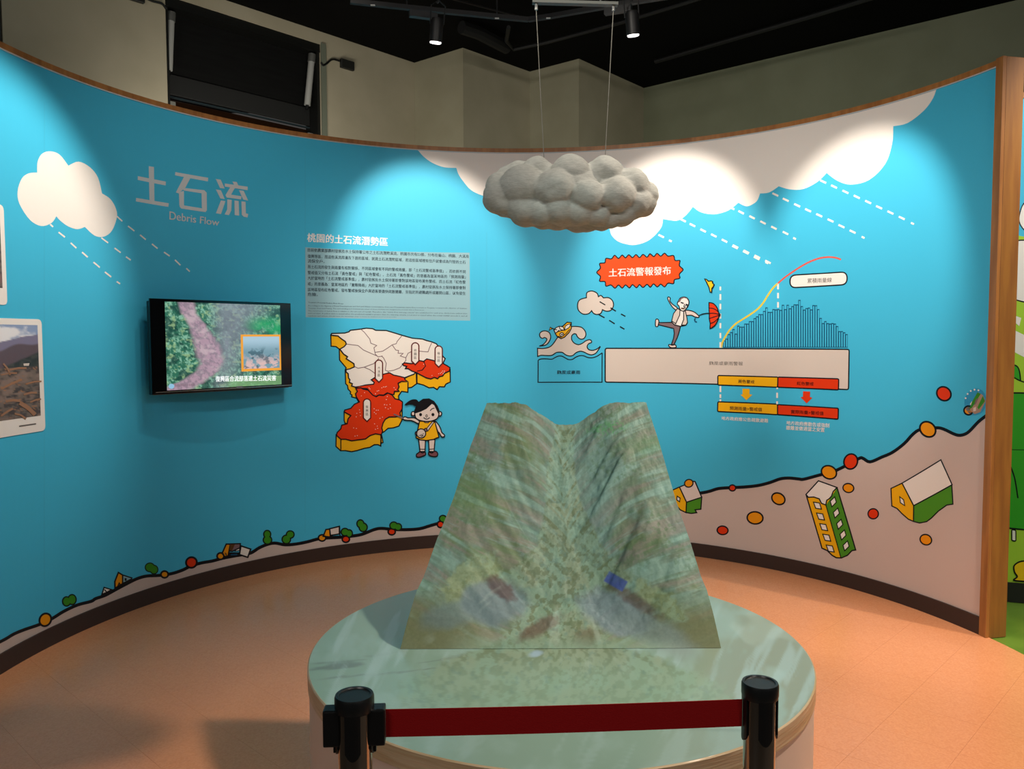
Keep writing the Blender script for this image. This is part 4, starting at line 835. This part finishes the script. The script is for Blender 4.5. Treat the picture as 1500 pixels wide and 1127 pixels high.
# relief geometry: plan edges run straight from front to back
FZ = TZ + .0006; fl = hitz(588, 946.7, TZ); fr = hitz(1059.5, 955, TZ); YB = 2.90
bl, br = hity(713, 590.8, YB), hity(946.5, 590.8, YB)
fy = (fl.y + fr.y) / 2
zb = (bl.z + br.z) / 2 - TZ
VV = [0, .08, .16, .23, .37, .56, .78, 1]; ZE = [0, .077, .14, .17, .262, .37, .527, zb]
VC = [0, .12, .3, .5, .75, 1]; ZC = [0, .012, .07, .21, .40, zb - .08]
def relief_h(xh, v):
    edge = np.interp(v, VV, ZE); edge = edge + .0 * xh
    ch = np.interp(v, VC, ZC); xc = .03 + .05 * np.sin(v * 7 + .6) * (1 - v) - .03 * v
    cw = np.interp(v, [0, .1, .25, .5, 1], [.52, .36, .20, .10, .06]); ow = np.interp(v, [0, .2, .5, 1], [.86, .86, .80, .62])
    d = np.abs(xh - xc); t = np.clip((d - cw) / (ow - cw), 0, 1); w = 1 - (t * t * (3 - 2 * t)) ** .85
    h = edge * (1 - w) + ch * w
    rid = np.where(xh < xc, 1, 1.0); q = v * 11 - d * 4.2 + 1.2 * vnoise(xh, v, 3, 4) + np.where(xh < xc, 0, 1.7)
    spur = np.sin(q * 1.9) * .014 + np.sin(q * 4.3 + 1) * .006 + np.sin(q * 9.1 + 2) * .0025
    h = h + spur * np.clip(4 * t * (1 - t), 0, 1) * np.clip(v * 3, 0, 1) * np.clip((1 - v) * 5 + .15, 0, 1)
    h = h + (fbm(xh, v * 1.2, 14, 6) - .5) * .010 * np.clip(v * 6, 0, 1) * (1 - .7 * np.clip((np.abs(xh) - .93) / .07, 0, 1))
    return np.maximum(h, 0)
def relief_xy(xh, v):
    xl = fl.x + (bl.x - fl.x) * v; xr = fr.x + (br.x - fr.x) * v
    return (xl + xr) / 2 + (xr - xl) / 2 * xh, fy + (YB - fy) * v
def project(X, Y, Z):
    D = np.stack([X, Y, Z - CH], -1); z = D @ np.array(FW)
    return 750 + F * (D @ np.array(RT)) / z, 563.5 - F * (D @ np.array(UP)) / z
def blob(px, py, cx, cy, rx, ry, rot=0, soft=.35, n=None):
    a = R_(rot); dx, dy = px - cx, py - cy; u = (dx * math.cos(a) + dy * math.sin(a)) / rx; w = (-dx * math.sin(a) + dy * math.cos(a)) / ry
    r = np.sqrt(u * u + w * w)
    if n is not None: r = r + (n - .5) * .7
    return sst(1 + soft, 1 - soft, r)
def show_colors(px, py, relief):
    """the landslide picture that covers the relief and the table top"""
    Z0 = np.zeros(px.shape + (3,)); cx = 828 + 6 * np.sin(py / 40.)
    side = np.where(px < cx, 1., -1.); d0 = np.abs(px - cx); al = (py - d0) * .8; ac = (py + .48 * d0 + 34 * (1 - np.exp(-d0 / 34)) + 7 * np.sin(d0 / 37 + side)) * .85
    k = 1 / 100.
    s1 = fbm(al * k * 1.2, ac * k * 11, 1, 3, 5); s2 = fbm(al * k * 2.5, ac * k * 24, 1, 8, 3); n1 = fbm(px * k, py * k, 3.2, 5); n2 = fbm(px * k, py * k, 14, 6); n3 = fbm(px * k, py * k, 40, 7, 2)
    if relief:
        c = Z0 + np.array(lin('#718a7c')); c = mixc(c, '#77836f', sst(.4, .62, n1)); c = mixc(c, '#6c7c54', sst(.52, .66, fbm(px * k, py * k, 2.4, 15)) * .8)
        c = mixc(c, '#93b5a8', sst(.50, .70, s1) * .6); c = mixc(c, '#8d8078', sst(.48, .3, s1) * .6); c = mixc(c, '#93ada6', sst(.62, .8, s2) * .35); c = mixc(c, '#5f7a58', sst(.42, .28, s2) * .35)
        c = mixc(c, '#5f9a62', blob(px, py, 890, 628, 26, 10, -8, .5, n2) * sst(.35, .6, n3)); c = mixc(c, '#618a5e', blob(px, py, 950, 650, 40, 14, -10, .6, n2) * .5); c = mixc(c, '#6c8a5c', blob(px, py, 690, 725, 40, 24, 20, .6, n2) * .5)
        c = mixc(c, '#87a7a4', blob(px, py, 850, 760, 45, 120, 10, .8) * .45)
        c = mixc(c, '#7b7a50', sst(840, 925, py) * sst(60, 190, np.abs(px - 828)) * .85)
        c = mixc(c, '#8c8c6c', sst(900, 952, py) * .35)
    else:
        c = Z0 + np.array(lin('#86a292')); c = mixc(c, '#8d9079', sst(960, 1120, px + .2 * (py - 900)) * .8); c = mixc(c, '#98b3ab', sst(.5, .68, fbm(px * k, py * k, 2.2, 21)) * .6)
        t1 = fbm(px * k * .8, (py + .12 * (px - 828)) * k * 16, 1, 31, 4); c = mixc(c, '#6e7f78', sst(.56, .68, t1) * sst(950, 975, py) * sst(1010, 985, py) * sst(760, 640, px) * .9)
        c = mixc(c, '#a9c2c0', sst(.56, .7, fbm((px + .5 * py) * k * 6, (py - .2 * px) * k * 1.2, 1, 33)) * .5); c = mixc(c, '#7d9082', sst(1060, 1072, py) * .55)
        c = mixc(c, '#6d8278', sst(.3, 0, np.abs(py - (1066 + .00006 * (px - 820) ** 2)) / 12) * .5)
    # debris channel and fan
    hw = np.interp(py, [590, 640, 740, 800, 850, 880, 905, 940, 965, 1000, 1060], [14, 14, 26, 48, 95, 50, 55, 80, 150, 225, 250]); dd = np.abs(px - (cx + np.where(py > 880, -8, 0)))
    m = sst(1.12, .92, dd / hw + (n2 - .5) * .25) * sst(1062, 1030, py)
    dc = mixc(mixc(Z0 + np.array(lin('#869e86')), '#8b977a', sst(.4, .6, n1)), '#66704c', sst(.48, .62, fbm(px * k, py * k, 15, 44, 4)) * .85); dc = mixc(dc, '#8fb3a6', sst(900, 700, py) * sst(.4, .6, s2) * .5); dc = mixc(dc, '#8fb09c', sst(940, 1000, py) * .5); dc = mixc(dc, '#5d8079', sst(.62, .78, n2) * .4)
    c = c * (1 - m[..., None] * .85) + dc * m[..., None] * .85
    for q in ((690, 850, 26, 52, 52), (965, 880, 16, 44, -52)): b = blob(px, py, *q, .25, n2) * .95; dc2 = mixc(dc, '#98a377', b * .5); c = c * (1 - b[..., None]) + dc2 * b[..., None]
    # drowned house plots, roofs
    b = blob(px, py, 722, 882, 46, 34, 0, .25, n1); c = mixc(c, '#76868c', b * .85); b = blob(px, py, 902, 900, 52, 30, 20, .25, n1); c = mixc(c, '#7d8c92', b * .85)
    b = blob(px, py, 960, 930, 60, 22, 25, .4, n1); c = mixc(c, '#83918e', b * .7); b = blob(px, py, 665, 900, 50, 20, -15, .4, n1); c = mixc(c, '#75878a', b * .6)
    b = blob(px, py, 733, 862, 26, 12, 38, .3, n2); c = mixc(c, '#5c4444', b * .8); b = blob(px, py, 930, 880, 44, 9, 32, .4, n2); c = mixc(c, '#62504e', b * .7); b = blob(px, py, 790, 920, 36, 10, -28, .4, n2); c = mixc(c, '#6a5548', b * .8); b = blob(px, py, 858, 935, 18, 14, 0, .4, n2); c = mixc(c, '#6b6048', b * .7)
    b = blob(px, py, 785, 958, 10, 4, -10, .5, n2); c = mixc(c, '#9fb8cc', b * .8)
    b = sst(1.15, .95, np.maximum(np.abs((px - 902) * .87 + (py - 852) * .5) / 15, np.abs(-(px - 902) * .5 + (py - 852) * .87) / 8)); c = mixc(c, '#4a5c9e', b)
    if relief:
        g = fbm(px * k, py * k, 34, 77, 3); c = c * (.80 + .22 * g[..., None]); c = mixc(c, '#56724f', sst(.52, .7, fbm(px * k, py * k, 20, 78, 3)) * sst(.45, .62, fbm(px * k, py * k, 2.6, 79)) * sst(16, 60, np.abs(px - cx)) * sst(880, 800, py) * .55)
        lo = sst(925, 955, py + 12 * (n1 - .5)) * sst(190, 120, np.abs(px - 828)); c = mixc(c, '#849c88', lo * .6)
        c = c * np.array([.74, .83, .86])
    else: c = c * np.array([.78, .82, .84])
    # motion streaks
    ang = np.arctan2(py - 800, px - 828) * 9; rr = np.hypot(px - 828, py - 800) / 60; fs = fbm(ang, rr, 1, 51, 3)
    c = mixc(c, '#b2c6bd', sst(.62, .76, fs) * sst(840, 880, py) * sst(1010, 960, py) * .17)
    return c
M_SHOW = mat('landslide_projection_tint', (.5, .5, .5), .6, spec=.25, attr='tint', bump=(90, .15))  # projector image painted in as base colour
M_SHOWT = mat('table_projection_tint', (.5, .5, .5), .30, spec=.4, attr='tint')  # projected picture on the table, also put into the base colour
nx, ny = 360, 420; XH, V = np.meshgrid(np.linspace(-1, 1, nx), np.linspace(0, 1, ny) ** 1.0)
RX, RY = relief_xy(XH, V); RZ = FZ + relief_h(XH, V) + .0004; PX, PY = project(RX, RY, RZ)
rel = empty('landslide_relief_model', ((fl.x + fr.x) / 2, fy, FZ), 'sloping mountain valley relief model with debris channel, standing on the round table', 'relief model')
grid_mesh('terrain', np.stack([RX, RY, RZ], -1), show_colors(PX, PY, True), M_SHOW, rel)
# flanks and back of the block
bm = bmesh.new()
def skirt(ix, iy):
    pv = None
    for a_, b_ in zip(ix, iy):
        x, y, z = RX[b_, a_], RY[b_, a_], RZ[b_, a_]; top = bm.verts.new((x, y, z)); bot = bm.verts.new((x, y, FZ))
        if pv: bm.faces.new((pv[0], top, bot, pv[1]))
        pv = (top, bot)
skirt([0] * ny, range(ny)); skirt([nx - 1] * ny, range(ny)); skirt(range(nx), [ny - 1] * nx)
obj('flank', bm, mat('olive_flank_paint', '#8d8f6e', .6, noise=(20, '#767c58', .7)), rel)
# table top
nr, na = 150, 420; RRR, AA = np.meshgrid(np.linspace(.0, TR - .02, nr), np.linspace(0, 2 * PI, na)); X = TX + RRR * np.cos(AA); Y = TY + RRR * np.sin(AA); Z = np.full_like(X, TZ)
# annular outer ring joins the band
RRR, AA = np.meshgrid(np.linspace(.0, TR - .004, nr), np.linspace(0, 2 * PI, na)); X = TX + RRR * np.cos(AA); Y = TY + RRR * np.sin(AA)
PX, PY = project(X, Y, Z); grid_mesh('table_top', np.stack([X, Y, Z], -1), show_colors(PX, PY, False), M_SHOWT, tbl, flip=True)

# ---- hanging cloud
CYD = 2.70; cc = hity(835, 287, CYD); kx = CYD / F
A3 = np.array([(124) * kx, .150, 51 * kx])
blobs = []
front = [(395, 355, 135), (235, 430, 100), (620, 390, 112), (830, 450, 95), (1020, 435, 112), (960, 250, 105), (720, 255, 112), (490, 225, 88), (350, 225, 78), (215, 320, 75), (1160, 335, 100), (1270, 400, 72),
         (1180, 480, 90), (400, 530, 95), (520, 555, 88), (640, 540, 90), (780, 560, 85), (900, 575, 78), (1000, 590, 72), (1100, 550, 88), (1245, 480, 70), (260, 480, 70), (250, 250, 55)]
for x, y, r in front:
    q = cc + Vector(((x - 728) / 4.6875 * kx, 0, -(y - 412) / 4.6875 * kx)); dx, dz = q.x - cc.x, q.z - cc.z; rr = r / 4.6875 * kx
    e = max(0, 1 - (dx / A3[0]) ** 2 - (dz / A3[2]) ** 2); dyv = max(0, A3[1] * math.sqrt(e) - rr * .8)
    blobs.append((dx, -dyv, dz, rr)); blobs.append((dx * .97 + random.uniform(-.02, .02), dyv, dz + random.uniform(-.01, .01), rr * random.uniform(.85, 1.05)))
blobs.append((0, 0, 0, .09)); blobs += [(-.12, 0, 0, .085), (.12, 0, 0, .085), (.0, -.03, .02, .08), (-.17, 0, 0, .07), (.19, 0, -.01, .06)]
bm = bmesh.new(); bmesh.ops.create_icosphere(bm, subdivisions=7, radius=1)
D = np.array([v.co[:] for v in bm.verts]) * np.array([1, .62, .48]); D /= np.linalg.norm(D, axis=1)[:, None]
best = np.full(len(D), .05); sec = np.full(len(D), .0)
for bx, by, bz, r in blobs:
    b = D @ np.array([bx, by, bz]); disc = r * r - (bx * bx + by * by + bz * bz) + b * b; t = np.where(disc > 0, b + np.sqrt(np.maximum(disc, 0)), -1)
    dlt = np.clip((t - best) / .006, -30, 30); best = best + .006 * np.log1p(np.exp(dlt)) if False else np.maximum(best, t)
nn = fbm(D[:, 0] * 3 + D[:, 2], D[:, 2] * 3 + D[:, 1] * 2, 16, 61, 3); te = 1 / np.sqrt(((D / A3) ** 2).sum(1)); best = .62 * best + .38 * te * (1 + .12 * (fbm(D[:, 0] * 2 + 3, D[:, 2] * 2 + D[:, 1], 3, 71, 2) - .5)) + (nn - .5) * .004
for v, d_, t in zip(bm.verts, D, best): v.co = cc + Vector(d_ * t)
for k in range(7): bmesh.ops.smooth_vert(bm, verts=bm.verts, factor=.5, use_axis_x=True, use_axis_y=True, use_axis_z=True)
cloud = empty('hanging_cloud', cc, 'puffy grey white cotton cloud hanging on two cords above the relief', 'cloud')
M_COT = mat('cotton_cloud', '#cccdc6', .95, spec=.1, noise=((60, 60, 260), '#b0b2ab', .6), bump=((140, 140, 520), .35))
obj('cotton_body', bm, M_COT, cloud).data.shade_smooth()
ZB_ = CYD
cordpts = []
for (a0, a1), (b0, b1) in (((785.5, 8), (797.5, 236)), ((898.5, 9), (885.5, 238))):
    p0, p1 = hity(a0, a1, CYD), hity(b0, b1, CYD); p1.z -= .02; cordpts.append(Vector(p0)); p0.z -= .016
    bm = bmesh.new(); tube(bm, [p0, p1], .0014, 6); obj('cord', bm, mat('grey_cord', '#7d7b72', .6), cloud)
bar = empty('hanger_bar', (cordpts[0] + cordpts[1]) / 2, 'thin grey metal bar near the ceiling holding the two cloud cords', 'hanger bar')
e0_, e1_ = hity(780, 3, CYD), hity(905, 6.5, CYD); bm = bmesh.new(); d = (e1_ - e0_)
n3_ = Vector((0, 1, 0)); u3 = d.normalized().cross(n3_); 
v = [bm.verts.new(q + n3_ * a * .012 + u3 * b * .0045) for q in (e0_, e1_) for a, b in ((-1, -1), (1, -1), (1, 1), (-1, 1))]
for f in ((3, 2, 1, 0), (4, 5, 6, 7), (0, 1, 5, 4), (1, 2, 6, 5), (2, 3, 7, 6), (3, 0, 4, 7)): bm.faces.new([v[i] for i in f])
obj('bar', bm, mat('bar_aluminium', '#5c5e5a', .5), bar)
for q in cordpts:
    bm = bmesh.new(); tube(bm, [q + Vector((0, 0, .006)), q - Vector((0, 0, .014))], .005, 8); obj('cord_clip', bm, M_STEEL, bar, True)
for f in (.2, .8):
    q = e0_ + d * f; bm = bmesh.new(); tube(bm, [q + Vector((0, 0, .004)), Vector((q.x, q.y, CZ))], .004, 6); obj('ceiling_rod', bm, M_PIPE, bar)

# ---- track, spotlights, conduits under the black ceiling
ZT = 3.36
tp = [hitz(x, y, ZT) for x, y in ((513, 2), (596, 11), (740, 25.6), (774, 28.6))]; tp2 = [hitz(x, y, ZT) for x, y in ((774, 28.6), (804, 24.3), (887, 9.5), (965, -3), (1060, -18))]
trk = empty('lighting_track', tp[2], 'dark grey angled lighting track hung below the black ceiling', 'lighting track')
def bar_between(bm, a, b, w, h):
    d = (b - a); s = Vector((d.y, -d.x, 0)).normalized() * w / 2; u = Vector((0, 0, h / 2))
    v = [bm.verts.new(q + s * i + u * j) for q in (a, b) for i, j in ((-1, -1), (1, -1), (1, 1), (-1, 1))]
    for f in ((3, 2, 1, 0), (4, 5, 6, 7), (0, 1, 5, 4), (1, 2, 6, 5), (2, 3, 7, 6), (3, 0, 4, 7)): bm.faces.new([v[i] for i in f])
for L_ in (tp, tp2):
    for a_, b_ in zip(L_, L_[1:]): bm = bmesh.new(); bar_between(bm, a_, b_, .028, .024); obj('track_rail', bm, mat('dark_track', '#141416', .6), trk)
for x, y in ((547, 5.5), (728, 24.7), (803, 24.4)):
    q = hitz(x, y, ZT); bm = bmesh.new(); bar_between(bm, q + Vector((-.012, -.02, -.016)), q + Vector((.012, -.02, -.016)), .012, .004); obj('joint_clip', bm, mat('bright_clip', '#c9c7c2', .3), trk)
for x, y in ((596, 11), (728, 25), (887, 9.5)):
    q = hitz(x, y, ZT); bm = bmesh.new(); tube(bm, [q, Vector((q.x, q.y, CZ))], .005, 6); obj('hanger_rod', bm, M_PIPE, trk)
def track_spot(px, py, w, tilt, label, loc, ad0, ad1):
    """px,py: centre of the lit lens"""
    Yd_ = loc[1]; q = hity(px, py, Yd_); r = w / 2 * Yd_ / F
    t = empty('track_spotlight', q, label, 'spotlight', None)
    ax = (Vector((0, 0, 1)) + Vector((tilt, -.15, 0))).normalized(); rot = Vector((0, 0, 1)).rotation_difference(ax).to_matrix().to_4x4(); M = Matrix.Translation(q) @ rot
    h = .125
    bm = bmesh.new(); lathe(bm, [(r * .92, .004), (r * 1.12, .0), (r * 1.14, h * .86), (r * .9, h), (0, h)], n=28, M=M); obj('housing', bm, mat('black_lamp_housing', '#161617', .5), t, True)
    bm = bmesh.new(); lathe(bm, [(0, -.004), (r * .95, -.004), (r * .95, .004)], n=28, M=M); obj('lens', bm, mat('lit_lens', (1, .93, .92), .3, emit=5), t)
    top = M @ Vector((0, 0, h)); bm = bmesh.new(); s_ = 1 if px < 700 else 1
    a1 = hitz(*ad0, ZT - .05); b1 = hitz(*ad1, ZT - .05)
    k = Vector(((r * 1.2) * 1, 0, 0))
    for sg in (-1, 1): tube(bm, [M @ Vector((sg * r * 1.16, 0, h * .75)), M @ Vector((sg * r * 1.22, 0, h * 1.5)), M @ Vector((0, 0, h * 1.72))], .004, 6)
    tube(bm, [M @ Vector((0, 0, h * 1.72)), Vector((top.x, top.y, ZT - .05))], .007, 8)
    obj('yoke', bm, M_PIPE, t, True)
    bm = bmesh.new(); bar_between(bm, a1, b1, .035, .035); obj('driver_box', bm, mat('grey_driver_box', '#1f1f21', .5), t)
track_spot(638, 62.2, 16.5, .10, 'lit black track spotlight left of the hanging cloud cords', LAMP_A, (600, 19.5), (640, 25))
track_spot(927.5, 51.8, 17, -.10, 'lit black track spotlight right of the hanging cloud cords', LAMP_B, (886, 17.5), (925, 11))
def conduit(name, pts, r, z, label, m_=M_PIPE):
    t = empty(name, hitz(*pts[0], z), label, 'pipe')
    bm = bmesh.new(); tube(bm, [hitz(x, y, z) for x, y in pts], r, 10); obj('pipe_run', bm, m_, t, True)
M_P2 = mat('black_pipe', '#0b0b0c', .6)
conduit('conduit', [(745, 40), (742, 60), (752, 72), (800, 62), (912, 32), (1000, 5), (1060, -14)], .018, 4.1, 'thin dark conduit running up to the right behind the hanging cords', M_P2)
conduit('ceiling_pipe', [(676, 40), (700, 48), (742, 70)], .055, 4.12, 'thick black pipe under the ceiling between the left spotlight and the cords', mat('dark_pipe', '#070708', .7))
conduit('conduit', [(855, 12), (1000, -15)], .02, 3.9, 'thin dark conduit crossing the cloud hanger bar', M_P2)
conduit('conduit', [(650, -5), (760, 24)], .008, 4.0, 'thin dark conduit above the left spotlight', M_P2)
conduit('conduit', [(960, 90), (1200, 20), (1330, -20)], .022, 4.15, 'faint black conduit near the ceiling on the right', M_P2)

# ---- queue posts and belt
ZP = .915
def post(px, py, w, label, clips, beltdir):
    q = hitz(px, py, ZP); r = w / 2 * q.y / F * 1.0
    t = empty('barrier_post', (q.x, q.y, .0041), label, 'barrier post')
    c_ = (q.x, q.y); rp = r * .86
    bm = bmesh.new(); lathe(bm, [(0, .012), (rp, .012), (rp, ZP - .022), (0, ZP - .022)], c_, 40); obj('pole', bm, M_CHROME, t, True)
    bm = bmesh.new(); lathe(bm, [(0, .0041), (.16, .0041), (.165, .010), (.15, .018), (.05, .03), (rp + .004, .04), (rp + .004, .06), (0, .06)], c_, 48); obj('foot', bm, M_CHROME, t, True)
    bm = bmesh.new(); lathe(bm, [(0, ZP - .026), (r * .96, ZP - .026), (r, ZP - .02), (r, ZP - .004), (r * .95, ZP), (r * .82, ZP), (r * .78, ZP - .002), (0, ZP - .002)], c_, 40); obj('cap', bm, mat('black_cap_plastic', '#101213', .38), t, True)
    bd = Vector((beltdir.x, beltdir.y, 0)).normalized(); side = Vector((-bd.y, bd.x, 0))
    def pb(name, a0, a1, s0, s1, z0, z1, mt, bv=.003):
        bm = bmesh.new(); P0 = Vector((q.x, q.y, 0)); v = [bm.verts.new(P0 + bd * a + side * s_ + Vector((0, 0, z))) for z in (z0, z1) for a, s_ in ((a0, s0), (a1, s0), (a1, s1), (a0, s1))]
        for f in ((3, 2, 1, 0), (4, 5, 6, 7), (0, 1, 5, 4), (1, 2, 6, 5), (2, 3, 7, 6), (3, 0, 4, 7)): bm.faces.new([v[i] for i in f])
        bevel(bm, bv, 2); return obj(name, bm, mt, t)
    # sleeve with four slots
    bm = bmesh.new()
    for k in range(4):
        a = math.atan2(bd.y, bd.x) + k * PI / 2
        cs = []
        for j in range(-3, 4):
            b = a + j * R_(8); cs.append([bm.verts.new((q.x + (rp + o) * math.cos(b), q.y + (rp + o) * math.sin(b), z)) for o in (.0005, .0035) for z in ((ZP - .10 + .012 * (abs(j) / 3) ** 2), ZP - .02)])
        for A_, B_ in zip(cs, cs[1:]):
            for f in ((0, 1), (1, 3), (3, 2), (2, 0)): bm.faces.new((A_[f[0]], A_[f[1]], B_[f[1]], B_[f[0]]))
        for A_ in (cs[0], cs[-1]): bm.faces.new((A_[0], A_[1], A_[3], A_[2]))
    obj('slot_cover', bm, M_BLK, t)
    for sg in clips:
        pb('belt_clip', sg * (r * .7), sg * (r + .018), -.014, .014, ZP - .083, ZP - .022, M_BLK); pb('clip_tongue', sg * (r * .9), sg * (r * .9 + .006), -.004, .004, ZP - .097, ZP - .080, M_BLK, .001)
    return t, q, r
qa, qb = hitz(519, 1017, ZP), hitz(1113.5, 999, ZP); bdir = qb - qa
pa, qa, ra = post(519, 1017, 59, 'left chrome barrier post with two black belt clips', (-1, 1), bdir)
pb_, qb, rb = post(1113.5, 999, 54.5, 'right chrome barrier post where the red belt ends', (), bdir)
bd = bdir.normalized(); A_ = qa + bd * (ra + .0182); B_ = qb - bd * (rb * .86 + .0042)
bm = bmesh.new(); s_ = Vector((-bd.y, bd.x, 0)); n = 24; zc0, zc1 = ZP - .051, ZP - .053; row = []
for k in range(n + 1):
    t = k / n; q = A_.lerp(B_, t); sag = -.002 * math.sin(PI * t); z = zc0 + (zc1 - zc0) * t + sag
    row.append([bm.verts.new((q.x + s_.x * o, q.y + s_.y * o, z + h)) for o, h in ((-.0007, -.0235), (-.0007, .0235), (.0007, .0235), (.0007, -.0235))])
for P_, Q_ in zip(row, row[1:]):
    for k in range(4): bm.faces.new((P_[k], P_[(k + 1) % 4], Q_[(k + 1) % 4], Q_[k]))
bm.faces.new(row[0]); bm.faces.new(row[-1][::-1])
tag(obj('barrier_belt', bm, mat('red_webbing', '#870306', .8, spec=.2, bump=((300, 300, 900), .3))), 'red webbing belt stretched between the two chrome posts', 'belt')
